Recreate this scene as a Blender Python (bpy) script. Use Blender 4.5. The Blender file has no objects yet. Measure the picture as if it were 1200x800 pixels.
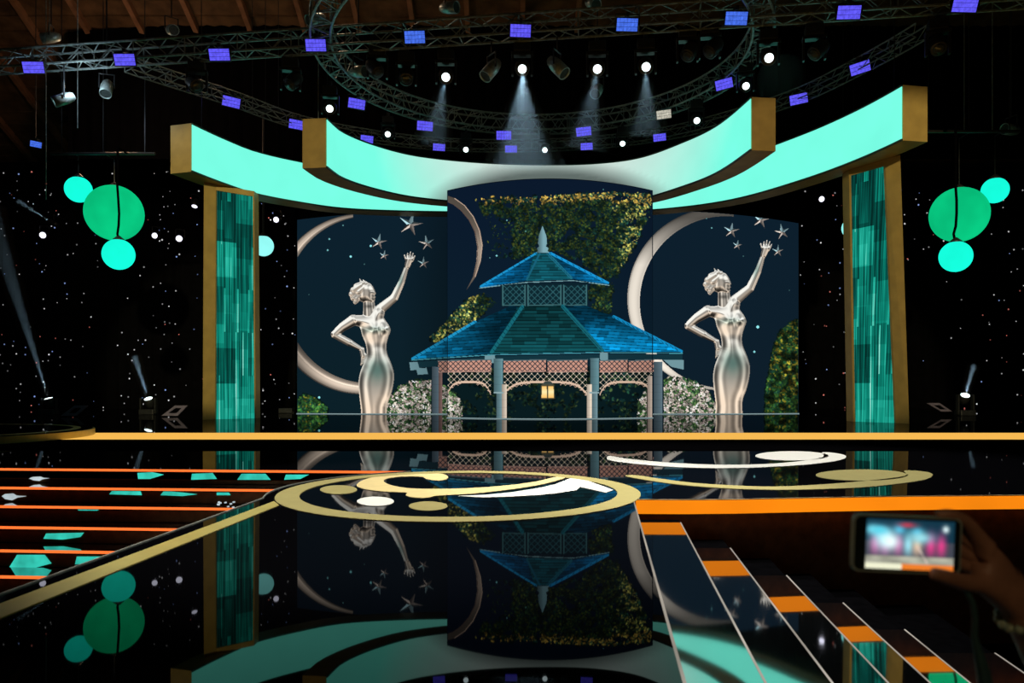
import bpy, math, random
import numpy as np
from mathutils import Vector, Matrix, Quaternion

random.seed(7)
rng = np.random.default_rng(7)
SC = bpy.context.scene
COL = SC.collection

# ------------------------------------------------------------------ camera
F, HOR, CZ = 880.0, 455.0, 0.85          # focal length (px of 1200), horizon row, eye height above stage
cam_d = bpy.data.cameras.new('camera')
cam = bpy.data.objects.new('camera', cam_d); COL.objects.link(cam)
cam.location = (0, 0, CZ); cam.rotation_euler = (math.radians(90), 0, 0)
cam_d.sensor_width = 36; cam_d.lens = F / 1200 * 36
cam_d.shift_y = (HOR - 400) / 1200
cam_d.clip_start = 0.05; cam_d.clip_end = 200
cam_d.dof.use_dof = True; cam_d.dof.focus_distance = 17; cam_d.dof.aperture_fstop = 4.2
SC.camera = cam

# ------------------------------------------------------------------ world, exposure
w = bpy.data.worlds.new('dark_hall'); SC.world = w; w.use_nodes = True
w.node_tree.nodes['Background'].inputs[0].default_value = (0.25, 0.45, 0.6, 1)
w.node_tree.nodes['Background'].inputs[1].default_value = 0.0015
SC.view_settings.view_transform = 'Standard'; SC.view_settings.look = 'None'
SC.view_settings.exposure = 0.0; SC.view_settings.gamma = 1.0; SC.view_settings.use_curve_mapping = False
SC.cycles.max_bounces = 6; SC.cycles.volume_bounces = 0

# ------------------------------------------------------------------ lamps of the hall and added lamps
def lamp(kind, name, loc, target, power, color=(1, 1, 1), size=0.3, angle=40, blend=0.6):
    l = bpy.data.lights.new(name, kind); l.energy = power; l.color = color
    if kind == 'AREA': l.size = size
    else: l.shadow_soft_size = size
    if kind == 'SPOT': l.spot_size = math.radians(angle); l.spot_blend = blend
    o = bpy.data.objects.new(name, l); COL.objects.link(o); o.location = loc
    if kind != 'POINT':
        o.rotation_euler = (Vector(target) - Vector(loc)).to_track_quat('-Z', 'Y').to_euler()
    return o
lamp('SPOT', 'house_front_spot', (-2.0, -7, 10.5), (-9.2, 21, 4.4), 21000, (1.0, 0.84, 0.44), 0.3, 15.5, 0.25)
lamp('SPOT', 'house_front_spot', (4.0, -7, 10.5), (9.9, 18.5, 4.3), 17000, (1.0, 0.80, 0.42), 0.3, 16.5, 0.25)
lamp('SPOT', 'house_front_spot', (0.0, -7, 10.5), (-5.4, 20.3, 7.3), 12000, (1.0, 0.82, 0.45), 0.3, 4.6, 0.3)
lamp('SPOT', 'house_front_spot', (2.0, -7, 10.5), (6.4, 18.6, 7.3), 9000, (1.0, 0.74, 0.40), 0.3, 4.6, 0.3)
lamp('POINT', 'hand_fill', (0.25, -0.5, 1.7), None, 14.0, (1.0, 0.66, 0.36), 0.05)  # added unseen lamp behind the camera, brightens the hand
lamp('SPOT', 'emblem_fill_warm', (-0.4, 7.2, 9.2), (-0.4, 6.4, 0), 4600, (1.0, 0.94, 0.80), 0.25, 44, 0.5)  # added overhead lamp without a fixture, whitens the ring inlays
lamp('SPOT', 'emblem_fill_right', (3.2, 9.6, 9.4), (3.0, 8.6, 0), 4000, (1.0, 0.95, 0.83), 0.25, 52, 0.5)  # second added lamp, for the swooshes right of the ring
lamp('POINT', 'roof_work_light', (-13.5, 25.5, 10.2), None, 170, (1.0, 0.60, 0.35), 0.4)
lamp('POINT', 'roof_work_light', (-5.5, 22.0, 13.2), None, 100, (1.0, 0.62, 0.38), 0.4)
lamp('POINT', 'truss_work_light', (-11.6, 20.0, 9.0), None, 55, (0.70, 0.88, 1.0), 0.12)

# ------------------------------------------------------------------ helpers
def lin(c):
    c = np.asarray(c, float)
    return np.where(c <= 0.04045, c / 12.92, ((c + 0.055) / 1.055) ** 2.4)
def rgb(r, g, b): return tuple(float(x) for x in lin(np.array([r, g, b]) / 255.0))
def P(px, py, d): return Vector(((px - 600) * d / F, d, CZ + (HOR - py) * d / F))
def G(px, py, z=0.0):                      # the point of a horizontal plane at height z
    d = F * (CZ - z) / (py - HOR)
    return Vector(((px - 600) * d / F, d, z))

MATS = {}
def mat(name, color, rough=0.5, metal=0.0, var=0.25, scale=12.0, ior=1.45, spec=0.5, bump=0.0, coat=0.0):
    if name in MATS: return MATS[name]
    m = bpy.data.materials.new(name); m.use_nodes = True; nt = m.node_tree
    b = nt.nodes['Principled BSDF']
    tc = nt.nodes.new('ShaderNodeTexCoord'); n = nt.nodes.new('ShaderNodeTexNoise')
    n.inputs['Scale'].default_value = scale; n.inputs['Detail'].default_value = 4
    nt.links.new(tc.outputs['Object'], n.inputs['Vector'])
    r = nt.nodes.new('ShaderNodeValToRGB'); nt.links.new(n.outputs['Fac'], r.inputs['Fac'])
    c = np.array(color)
    r.color_ramp.elements[0].position = 0.3; r.color_ramp.elements[1].position = 0.7
    r.color_ramp.elements[0].color = (*(c * (1 - var)), 1); r.color_ramp.elements[1].color = (*np.minimum(c * (1 + var), 1), 1)
    nt.links.new(r.outputs['Color'], b.inputs['Base Color'])
    b.inputs['Roughness'].default_value = rough; b.inputs['Metallic'].default_value = metal
    b.inputs['IOR'].default_value = ior; b.inputs['Specular IOR Level'].default_value = spec
    if bump:
        bp = nt.nodes.new('ShaderNodeBump'); bp.inputs['Strength'].default_value = bump; bp.inputs['Distance'].default_value = 0.02
        nt.links.new(n.outputs['Fac'], bp.inputs['Height']); nt.links.new(bp.outputs['Normal'], b.inputs['Normal'])
    MATS[name] = m; return m
def glow(name, color, strength=1.0, var=0.0, scale=4.0, sample=True):
    if name in MATS: return MATS[name]
    m = bpy.data.materials.new(name); m.use_nodes = True; nt = m.node_tree; nt.nodes.clear()
    out = nt.nodes.new('ShaderNodeOutputMaterial'); e = nt.nodes.new('ShaderNodeEmission')
    e.inputs['Strength'].default_value = strength
    if var:
        tc = nt.nodes.new('ShaderNodeTexCoord'); n = nt.nodes.new('ShaderNodeTexNoise'); n.inputs['Scale'].default_value = scale
        nt.links.new(tc.outputs['Object'], n.inputs['Vector'])
        r = nt.nodes.new('ShaderNodeValToRGB'); nt.links.new(n.outputs['Fac'], r.inputs['Fac'])
        c = np.array(color)
        r.color_ramp.elements[0].position = 0.3; r.color_ramp.elements[1].position = 0.7
        r.color_ramp.elements[0].color = (*(c * (1 - var)), 1); r.color_ramp.elements[1].color = (*(c * (1 + var)), 1)
        nt.links.new(r.outputs['Color'], e.inputs['Color'])
    else:
        e.inputs['Color'].default_value = (*color, 1)
    nt.links.new(e.outputs[0], out.inputs['Surface'])
    if not sample: m.cycles.emission_sampling = 'NONE'
    MATS[name] = m; return m
def picture_mat(name, strength=1.0):
    m = bpy.data.materials.new(name); m.use_nodes = True; nt = m.node_tree; nt.nodes.clear()
    out = nt.nodes.new('ShaderNodeOutputMaterial'); e = nt.nodes.new('ShaderNodeEmission')
    a = nt.nodes.new('ShaderNodeAttribute'); a.attribute_name = 'picture'
    e.inputs['Strength'].default_value = strength
    nt.links.new(a.outputs['Color'], e.inputs['Color']); nt.links.new(e.outputs[0], out.inputs['Surface'])
    m.cycles.emission_sampling = 'NONE'
    return m

def world_loc(o):
    v = Vector(o.location)
    return v if o.parent is None else v + world_loc(o.parent)
class MB:
    def __init__(s): s.v = []; s.f = []
    def add(s, vs, fs):
        k = len(s.v); s.v += [tuple(v) for v in vs]; s.f += [tuple(i + k for i in f) for f in fs]; return s
    def box(s, c, size, rot=None):
        c = Vector(c); hx, hy, hz = (x / 2 for x in size); R = rot or Matrix.Identity(3)
        vs = [c + R @ Vector((x * hx, y * hy, z * hz)) for x in (-1, 1) for y in (-1, 1) for z in (-1, 1)]
        return s.add(vs, [(0, 1, 3, 2), (4, 6, 7, 5), (0, 4, 5, 1), (2, 3, 7, 6), (0, 2, 6, 4), (1, 5, 7, 3)])
    def tube(s, pts, r, n=6, cap=True):
        pts = [Vector(p) for p in pts]; rs = r if isinstance(r, (list, tuple)) else [r] * len(pts)
        k = len(pts); rings = []; ref = None
        for i, p in enumerate(pts):
            t = (pts[min(i + 1, k - 1)] - pts[max(i - 1, 0)])
            t = t.normalized() if t.length > 1e-9 else Vector((0, 0, 1))
            if ref is None: ref = t.orthogonal().normalized()
            ref = (ref - t * ref.dot(t)); ref = ref.normalized() if ref.length > 1e-6 else t.orthogonal().normalized()
            b = t.cross(ref)
            rings.append([p + (ref * math.cos(2 * math.pi * j / n) + b * math.sin(2 * math.pi * j / n)) * rs[i] for j in range(n)])
        vs = [v for ring in rings for v in ring]; fs = []
        for i in range(k - 1):
            for j in range(n):
                a, b2 = i * n + j, i * n + (j + 1) % n
                fs.append((a, b2, b2 + n, a + n))
        if cap: fs.append(tuple(range(n - 1, -1, -1))); fs.append(tuple((k - 1) * n + j for j in range(n)))
        return s.add(vs, fs)
    def lathe(s, prof, n=16, M=None, cap=True):
        M = M or Matrix.Identity(4); vs = []; fs = []
        for r, z in prof:
            for j in range(n):
                a = 2 * math.pi * j / n; vs.append(M @ Vector((r * math.cos(a), r * math.sin(a), z)))
        for i in range(len(prof) - 1):
            for j in range(n):
                a, b = i * n + j, i * n + (j + 1) % n; fs.append((a, b, b + n, a + n))
        if cap:
            fs.append(tuple(range(n - 1, -1, -1))); fs.append(tuple((len(prof) - 1) * n + j for j in range(n)))
        return s.add(vs, fs)
    def prism(s, poly, z0, z1):
        n = len(poly); vs = [(p[0], p[1], z0) for p in poly] + [(p[0], p[1], z1) for p in poly]
        fs = [tuple(range(n - 1, -1, -1)), tuple(range(n, 2 * n))] + [(i, (i + 1) % n, (i + 1) % n + n, i + n) for i in range(n)]
        return s.add(vs, fs)
    def ring(s, c, r0, r1, z0, z1, n=96, a0=0, a1=2 * math.pi):
        vs = []; fs = []; full = abs(a1 - a0 - 2 * math.pi) < 1e-6; m = n if full else n + 1
        for i in range(m):
            a = a0 + (a1 - a0) * i / n; ca, sa = math.cos(a), math.sin(a)
            vs += [(c[0] + r * ca, c[1] + r * sa, z) for r, z in ((r0, z0), (r1, z0), (r1, z1), (r0, z1))]
        for i in range(n):
            p, q = i * 4, ((i + 1) % m) * 4
            fs += [(p + j, p + (j + 1) % 4, q + (j + 1) % 4, q + j) for j in range(4)]
        return s.add(vs, fs)
    def hexa(s, a, b):                       # two quads joined into a solid
        return s.add(list(a) + list(b), [(3, 2, 1, 0), (4, 5, 6, 7), (0, 1, 5, 4), (1, 2, 6, 5), (2, 3, 7, 6), (3, 0, 4, 7)])
    def sphere(s, c, r, nu=24, nv=14, sq=(1, 1, 1)):
        c = Vector(c); prof = [(max(1e-4, math.sin(math.pi * i / nv)), -math.cos(math.pi * i / nv)) for i in range(nv + 1)]
        M = Matrix.Translation(c) @ Matrix.Diagonal((r * sq[0], r * sq[1], r * sq[2], 1))
        return s.lathe(prof, nu, M)
    def build(s, name, m, parent=None, smooth=False, bevel=0.0):
        vs = np.array([tuple(v) for v in s.v], float)
        if parent is not None: off = np.array(world_loc(parent))
        else:
            lo, hi = vs.min(0), vs.max(0); off = np.array([(lo[0] + hi[0]) / 2, (lo[1] + hi[1]) / 2, lo[2]])
        me = bpy.data.meshes.new(name); me.from_pydata((vs - off).tolist(), [], s.f); me.update()
        me.materials.append(m)
        if smooth: me.polygons.foreach_set('use_smooth', [True] * len(me.polygons))
        o = bpy.data.objects.new(name, me); COL.objects.link(o)
        if parent is not None: o.parent = parent
        else: o.location = off
        if bevel:
            bv = o.modifiers.new('bevel', 'BEVEL'); bv.width = bevel; bv.segments = 2; bv.limit_method = 'ANGLE'
        return o
def tag(o, label=None, cat=None, group=None, kind=None):
    if label: o['label'] = label
    if cat: o['category'] = cat
    if group: o['group'] = group
    if kind: o['kind'] = kind
    return o
def empty(name, loc, label, cat, group=None):
    o = bpy.data.objects.new(name, None); COL.objects.link(o); o.location = loc
    o.empty_display_size = 0.1
    return tag(o, label, cat, group)
def copy_tree(o, parent=None):
    c = o.copy(); COL.objects.link(c); c.parent = parent
    for ch in list(o.children): copy_tree(ch, c)
    return c
def struct(o): o['kind'] = 'structure'; return o
ORD = ['first', 'second', 'third', 'fourth', 'fifth', 'sixth', 'seventh', 'eighth', 'ninth', 'tenth', 'eleventh', 'twelfth']
def interp(xs, pts):                        # smooth monotone-ish interpolation (Catmull-Rom)
    px = [p[0] for p in pts]; py = [p[1] for p in pts]; out = []
    m = [(py[min(i + 1, len(px) - 1)] - py[max(i - 1, 0)]) / (px[min(i + 1, len(px) - 1)] - px[max(i - 1, 0)]) for i in range(len(px))]
    for x in xs:
        i = max(0, min(len(px) - 2, int(np.searchsorted(px, x)) - 1)); h = px[i + 1] - px[i]; t = (x - px[i]) / h
        out.append((2*t**3-3*t**2+1)*py[i] + (t**3-2*t**2+t)*h*m[i] + (-2*t**3+3*t**2)*py[i+1] + (t**3-t**2)*h*m[i+1])
    return out

# ------------------------------------------------------------------ materials
def _floor(name, ior, gain, base, r0, r1):
    m = bpy.data.materials.new(name); m.use_nodes = True; nt = m.node_tree
    nt.nodes.clear(); N = nt.nodes.new; L = nt.links.new
    out = N('ShaderNodeOutputMaterial'); mx = N('ShaderNodeMixShader'); df = N('ShaderNodeBsdfDiffuse'); gl = N('ShaderNodeBsdfGlossy')
    fr = N('ShaderNodeFresnel'); fr.inputs['IOR'].default_value = ior; k = N('ShaderNodeMath'); k.operation = 'MULTIPLY'; k.inputs[1].default_value = gain
    tc = N('ShaderNodeTexCoord'); nz = N('ShaderNodeTexNoise'); nz.inputs['Scale'].default_value = 1.5; r = N('ShaderNodeMapRange'); r.inputs[3].default_value = r0; r.inputs[4].default_value = r1
    L(tc.outputs['Object'], nz.inputs['Vector']); L(nz.outputs['Fac'], r.inputs[0]); L(r.outputs[0], gl.inputs['Roughness'])
    df.inputs['Color'].default_value = (*base, 1); gl.inputs['Color'].default_value = (1, 1, 1, 1)
    L(fr.outputs[0], k.inputs[0]); L(k.outputs[0], mx.inputs[0]); L(df.outputs[0], mx.inputs[1]); L(gl.outputs[0], mx.inputs[2]); L(mx.outputs[0], out.inputs['Surface']); return m
M_floor = _floor('black_gloss_floor', 1.29, .58, (.002, .002, .003), .010, .024)
M_tread = _floor('black_mirror_tread', 3.4, 1.6, (.004, .005, .006), .02, .05)
M_matte = mat('matte_black', (0.0015, 0.0015, 0.002), 0.9, spec=0.0)
M_wallb = mat('black_wall', (0.004, 0.004, 0.006), 0.9, spec=0.1)
M_gold = mat('gold_paint', (0.42, 0.30, 0.095), 0.5, 0.1, var=0.12, scale=3)
M_goldm = mat('gold_metal', (0.62, 0.50, 0.15), 0.32, 0.25, var=0.08, scale=5)
M_trimd = mat('dark_green_edge', (0.02, 0.05, 0.04), 0.5)
M_white = mat('white_floor_vinyl', (0.86, 0.86, 0.85), 0.6, var=0.02, spec=0.2)
M_tan = mat('tan_floor_vinyl', (0.36, 0.315, 0.13), 0.6, var=0.05, spec=0.2)
M_cream = mat('cream_floor_vinyl', (0.74, 0.60, 0.30), 0.6, var=0.05, spec=0.2)
M_truss = mat('truss_aluminium', (0.24, 0.29, 0.29), 0.45, 0.3, var=0.4)
M_body = mat('black_lamp_housing', (0.02, 0.022, 0.025), 0.4, var=0.3)
M_silver = mat('grey_lamp_housing', (0.35, 0.42, 0.42), 0.35, 0.4, var=0.3)
M_wood = mat('roof_boards', (0.16, 0.085, 0.04), 0.8, var=0.5, scale=1.6)
M_rafter = mat('roof_rafters', (0.36, 0.17, 0.09), 0.75, var=0.25, scale=3)
M_cloth = mat('black_drape', (0.003, 0.003, 0.004), 0.95, spec=0.05, bump=0.3, scale=3)
M_front = mat('stage_front_black', (0.12, 0.06, 0.025), 0.4, var=0.3, ior=1.3)
M_lens = glow('lamp_lens_white', (0.80, 0.97, 1.0), 3.2)
M_purple = glow('purple_led_cells', rgb(92, 84, 235), 1.1, 0.25, 9)
M_blue = glow('blue_led_cells', rgb(70, 110, 230), 1.0, 0.25, 9)
M_goldled = glow('gold_led_band', rgb(247, 186, 84), 1.0)
M_orange = glow('orange_led_band', rgb(250, 136, 16), 1.0, 0.10, 1.2)
M_orline = glow('orange_led_line', rgb(248, 112, 48), 1.3)
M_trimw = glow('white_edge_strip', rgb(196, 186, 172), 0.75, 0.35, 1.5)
M_tealpatch = glow('teal_riser_reflection', rgb(52, 196, 176), 1.0, 0.25, 7)  # teal reflection on the risers, put into a glowing colour
M_skin = mat('skin', (0.30, 0.16, 0.10), 0.5, var=0.15, scale=30)

# ------------------------------------------------------------------ stage floor and its inlays
s_line = -0.068
def stair_edge(d0, X): return d0 + s_line * (X + 5.45)
rc, RR = (-0.426, 6.24), 1.475
outline = [(-22, 36), (-22, stair_edge(8.0, -22)), (-6, stair_edge(8.0, -6)), (-1.2, stair_edge(8.0, -1.2))]
for a in np.linspace(113, 196, 24): outline.append((rc[0] + 1.56 * math.cos(math.radians(a)), rc[1] + 1.56 * math.sin(math.radians(a))))
outline += [(-2.107, 3.09), (-2.26, 1.0), (0.36, 1.0), (0.493, 2.168), (0.915, 5.66)]
lip = [G(745, 584).xy, G(800, 584.3).xy, G(860, 583.8).xy, G(950, 582).xy, G(1050, 580.3).xy, G(1200, 579).xy, (9.0, 6.4), (22, 7.0)]
outline += [tuple(p) for p in lip] + [(22, 36)]
fl = struct(MB().prism(outline, -0.11, 0).build('floor', M_floor))
fl['label'] = 'mirror-black stage floor reflecting the screens and canopies'
hall = struct(MB().box((0, 12, -1.26), (60, 56, 0.1)).build('floor', M_matte)); hall['label'] = 'dark hall floor below the stage'
def flat(name, pts, m, z0=0.0, z1=0.004, parent=fl): return MB().prism([tuple(p)[:2] for p in pts], z0, z1).build(name, m, parent)
def strip_band(name, y0, y1, m, x0=-200, x1=1400):
    a, b = G(x0, y0), G(x1, y0); c, d = G(x1, y1), G(x0, y1)
    return struct(MB().prism([tuple(p)[:2] for p in (d, c, b, a)], 0.0, 0.006).build(name, m))
strip_band('trim_1', 507.3, 515.2, M_goldled)['label'] = 'long gold light band across the stage floor'
strip_band('trim_2', 515.2, 528, M_matte)['label'] = 'matte black band in front of the gold light band'
MB().ring(rc, RR - 0.185, RR, 0, 0.005).build('ring_inlay', M_tan, fl)
c2 = lambda x, y: G(300 + x / 3, 480 + y / 3)
c3 = lambda x, y: G(600 + x / 3, 480 + y / 3)
c4 = lambda x, y: G(850 + x / 3, 533 + y / 3)
def ell(cx, cy, rx, ry, n=40): return [G(cx + rx * math.cos(a), cy - ry * math.sin(a)) for a in np.linspace(2 * math.pi, 0, n, endpoint=False)]
def smooth_poly(pts, k=4):
    out = []; n = len(pts)
    for i in range(n):
        p0, p1, p2, p3 = (Vector(pts[(i + j - 1) % n]) for j in range(4))
        for t in np.linspace(0, 1, k, endpoint=False):
            out.append(0.5 * ((2 * p1) + (p2 - p0) * t + (2*p0 - 5*p1 + 4*p2 - p3) * t * t + (3*p1 - p0 - 3*p2 + p3) * t**3))
    return out
flat('swoosh_inlay', [c2(*p) for p in smooth_poly([(600,222),(520,224),(440,232),(385,245),(355,262),(365,275),(420,286),(500,291),(530,293),(527,301),(545,308),(580,311),(610,309),(640,303),(760,296),(880,283),(980,268),(1050,252),(1090,238),(1060,236),(980,254),(880,267),(760,276),(640,279),(540,277),(480,267),(450,254),(460,243),(510,236),(580,236),(600,245),(640,250),(668,245),(675,236),(655,226)])][::-1], M_cream)['label'] = 'cream swirl inside the ring'
flat('swoosh_inlay', [c3(*p) for p in [(-190,304),(-90,300),(0,291),(90,277),(150,264),(210,240),(260,248),(355,283),(330,292),(240,272),(225,284),(160,294),(100,300),(0,306),(-100,309)]][::-1], M_white)['label'] = 'white swoosh inside the ring'
flat('dot_inlay', ell(396.7, 574, 21.7, 5.2), M_tan)
flat('dot_inlay', ell(440, 587.7, 21.7, 5.4), M_white)['label'] = 'white dot inside the ring'
flat('dot_inlay', ell(501.7, 593.2, 22.7, 5.4), M_tan)
flat('swoosh_inlay', [c3(*p) for p in smooth_poly([(333,170),(345,163),(400,172),(520,184),(660,192),(800,194),(930,189),(1040,178),(1095,166),(1092,150),(1150,155),(1175,165),(1150,178),(1050,192),(900,202),(760,206),(600,203),(450,192),(350,180)])], M_white)['label'] = 'upper white swoosh right of the ring'
flat('dot_inlay', ell(928, 534.2, 43, 5.5), M_white)['label'] = 'white oval on the upper swoosh'
flat('swoosh_inlay', [G(*p) for p in smooth_poly([(733,558),(745,557),(773,561),(813,566),(860,569),(907,570.3),(960,568),(1010,564),(1060,558),(1060,551.5),(1085,553),(1093,557),(1080,563),(1030,569.5),(990,572.3),(930,574),(890,573.8),(850,572.3),(800,568.5),(760,563)])], M_tan)['label'] = 'lower tan swoosh right of the ring'
flat('dot_inlay', ell(1010, 556.8, 54, 6.6), M_tan)['label'] = 'tan oval on the lower swoosh'
flat('edge_inlay', [(-2.13, 1.2), (-2.00, 1.2), (-1.889, 2.77), (-1.69, 5.45), (-1.79, 5.65), (-2.016, 2.956)], M_goldm)['label'] = 'gold strip along the left stage edge'
# thin bright lip along the curved left edge
edge = [(-2.26, 1.0), (-2.107, 3.09)] + [outline[i] for i in range(27, 3, -1)]
MB().tube([(x, y, 0.002) for x, y in edge], 0.006, 4).build('edge_bead', mat('edge_bead_metal', (0.5, 0.5, 0.48), 0.4, 0.6), fl)
MB().hexa([(0.915, 5.66, -0.02), (0.355, 1.0, -0.02), (0.363, 1.0, -0.02), (0.923, 5.66, -0.02)], [(0.915, 5.66, 0.003), (0.355, 1.0, 0.003), (0.363, 1.0, 0.003), (0.923, 5.66, 0.003)]).build('edge_strip', M_trimw, fl)
# stage skirts
def skirt(name, path, z0, z1, th, m):
    mb = MB()
    for a, b in zip(path[:-1], path[1:]):
        a, b = Vector((*a, 0)), Vector((*b, 0)); n = Vector((-(b - a).y, (b - a).x, 0)).normalized() * th
        q = [a, b, b + n, a + n]
        mb.hexa([Vector((p.x, p.y, z0)) for p in q], [Vector((p.x, p.y, z1)) for p in q])
    return mb.build(name, m)
struct(skirt('wall_front', [(p[0], p[1] + 0.05) for p in lip], -1.21, -0.11, 0.08, M_front))['label'] = 'dark stage front below the orange band'
struct(skirt('trim_3', [(p[0], p[1] - 0.035) for p in lip], -0.112, -0.006, 0.035, M_orange))['label'] = 'orange light band along the right stage edge'
MB().tube([(p[0], p[1] - 0.038, -0.002) for p in lip], 0.005, 4).build('edge_bead', mat('edge_bead_tan', (0.7, 0.55, 0.35), 0.5), fl)
tl = [(-2.24, 1.0), (-2.09, 3.09)] + [(outline[i][0] + 0.02, outline[i][1]) for i in range(27, 3, -1)]
struct(skirt('wall_left', tl, -1.21, -0.11, -0.06, M_matte))['label'] = 'black side of the stage tongue beside the left stairs'
struct(skirt('wall_right', [(0.34, 1.0), (0.475, 2.168), (0.90, 5.66)], -1.21, -0.11, 0.06, M_matte))['label'] = 'black side of the stage tongue beside the right stairs'

# ------------------------------------------------------------------ right-hand stairs
st = empty('stage_stairs', (2.0, 4.0, -1.21), 'right flight of black mirror steps with thin pale edges beside the orange band', 'stairs')
EX = [0.835, 1.175, 1.52, 1.877, 2.20, 2.55, 3.10]; EZ = [-0.137, -0.297, -0.444, -0.571, -0.70, -0.83]
EY = [5.53, 5.40, 5.20, 4.98, 4.83, 4.77]          # where each mirror tread ends; the step body runs on to the stage front
for k in range(6):
    x0, x1, z = EX[k], EX[k + 1], EZ[k]; y1 = 5.72 + 0.03 * k; y0 = 1.0; yb = EY[k]
    f = lambda x, y: x + 0.13 * (y - 5.0)
    MB().prism([(f(x0, y0) + 0.004, y0), (f(x1, y0), y0), (f(x1, y1), y1), (f(x0, y1) + 0.004, y1)], -1.21, z - 0.012).build('step', M_matte, st)
    MB().prism([(f(x0, y0) + 0.004, y0), (f(x1, y0), y0), (f(x1, yb), yb), (f(x0, yb) + 0.004, yb)], z - 0.012, z).build('tread', M_tread, st)
    MB().prism([(f(x1, y0) - 0.006, y0), (f(x1, y0) + 0.002, y0), (f(x1, yb) + 0.002, yb), (f(x1, yb) - 0.006, yb)], z - 0.012, z + 0.002).build('edge_strip', M_trimw, st)

# ------------------------------------------------------------------ left-hand stairs
sl = empty('stage_stairs', (-5.0, 7.0, -1.21), 'left flight of black stairs with glowing orange nosing lines', 'stairs')
LD = [8.0, 7.65, 7.41, 7.13, 6.82, 6.5, 6.2, 5.9]
xl, xr = -9.0, -1.2
def clipx(d0):                                    # where a step meets the side of the stage tongue
    x = -2.2
    for _ in range(40):
        y = stair_edge(d0, x); dx = x - rc[0]
        if y > 5.84 and (dx * dx + (y - rc[1]) ** 2) ** 0.5 > 1.60 and x < -0.9: x += 0.03
        elif y <= 5.84: x = -2.107 + 0.0735 * (y - 3.09) - 0.03
    return x
for i in range(8):
    z = -0.15 * i; d0 = LD[i]; nx = LD[i + 1] if i < 7 else 5.6
    xe = clipx(d0) - 0.01
    if i:
        dB = LD[i - 1]
        poly = [(xl, stair_edge(d0, xl)), (xe, stair_edge(d0, xe)), (xe, stair_edge(dB, xe) - 0.03), (xl, stair_edge(dB, xl) - 0.03)]
        MB().prism(poly, z - 0.03, z).build('tread', M_tread, sl)
    rb = [(xl, stair_edge(d0, xl) + 0.01), (xe, stair_edge(d0, xe) + 0.01), (xe, stair_edge(d0, xe) + 0.03), (xl, stair_edge(d0, xl) + 0.03)]
    MB().prism(rb, z - 0.15, z - (0.03 if i else 0.112)).build('riser', M_front, sl)
    q = [(xl, stair_edge(d0, xl) - 0.012), (xe, stair_edge(d0, xe) - 0.012), (xe, stair_edge(d0, xe) - 0.002), (xl, stair_edge(d0, xl) - 0.002)]
    MB().prism(q, z - 0.022, z + 0.002).build('light_strip', M_orline, sl)
# teal reflections painted on the risers as glowing patches: pixel quads brought onto the riser plane
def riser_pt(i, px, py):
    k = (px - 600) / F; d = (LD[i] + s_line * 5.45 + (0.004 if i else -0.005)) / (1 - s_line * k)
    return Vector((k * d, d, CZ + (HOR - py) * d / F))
def patch(i, pts, m, name='riser_reflection'):
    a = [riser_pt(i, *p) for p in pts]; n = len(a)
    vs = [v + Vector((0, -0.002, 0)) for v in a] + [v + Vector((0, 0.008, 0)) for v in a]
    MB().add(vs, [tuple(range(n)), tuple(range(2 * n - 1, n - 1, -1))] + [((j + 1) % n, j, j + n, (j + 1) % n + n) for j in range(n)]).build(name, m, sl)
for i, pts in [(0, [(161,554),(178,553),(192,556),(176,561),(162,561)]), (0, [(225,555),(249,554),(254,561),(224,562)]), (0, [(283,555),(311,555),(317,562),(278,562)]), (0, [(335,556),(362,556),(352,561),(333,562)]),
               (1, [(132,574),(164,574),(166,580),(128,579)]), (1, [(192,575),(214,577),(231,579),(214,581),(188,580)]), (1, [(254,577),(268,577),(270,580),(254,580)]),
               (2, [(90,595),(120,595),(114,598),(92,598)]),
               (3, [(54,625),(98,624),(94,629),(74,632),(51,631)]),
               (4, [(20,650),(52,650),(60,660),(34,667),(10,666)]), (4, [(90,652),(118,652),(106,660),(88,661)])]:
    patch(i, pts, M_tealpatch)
M_wp = glow('pale_riser_reflection', rgb(200, 215, 220), 0.8, 0.3, 9)  # pale reflections and glints, also painted as glowing patches
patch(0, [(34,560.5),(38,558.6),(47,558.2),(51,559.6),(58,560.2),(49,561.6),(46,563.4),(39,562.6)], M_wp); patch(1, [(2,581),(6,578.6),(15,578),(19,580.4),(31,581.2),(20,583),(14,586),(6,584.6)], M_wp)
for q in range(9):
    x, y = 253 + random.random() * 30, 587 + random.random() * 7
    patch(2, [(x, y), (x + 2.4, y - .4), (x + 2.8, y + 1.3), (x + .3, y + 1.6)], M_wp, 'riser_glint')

# ------------------------------------------------------------------ round platform at the far left
pl = empty('round_platform', (-10.25, 12.7, 0), 'low round black platform with a gold rim at the left end of the gold band', 'platform')
MB().lathe([(2.80, 0.0), (2.80, 0.115)], 96, Matrix.Translation((-10.25, 12.7, 0))).build('rim', M_goldm, pl)
MB().lathe([(2.76, 0.115), (2.76, 0.125)], 96, Matrix.Translation((-10.25, 12.7, 0))).build('top', M_floor, pl)
MB().ring((-10.25, 12.7), 2.45, 2.57, 0.125, 0.13).build('ring_inlay', M_goldm, pl)

# the stage front above is drawn for an eye 0.85 m over the stage; bring it to the hall's final scale
KS = 0.90 / CZ; CZ = 0.90
cam.location.z = CZ
for o in list(COL.objects):
    if o.type in ('MESH', 'EMPTY') and o.type != 'CAMERA':
        o.location = Vector(o.location) * KS
        if o.type == 'MESH': o.data.transform(Matrix.Scale(KS, 4))

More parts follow.
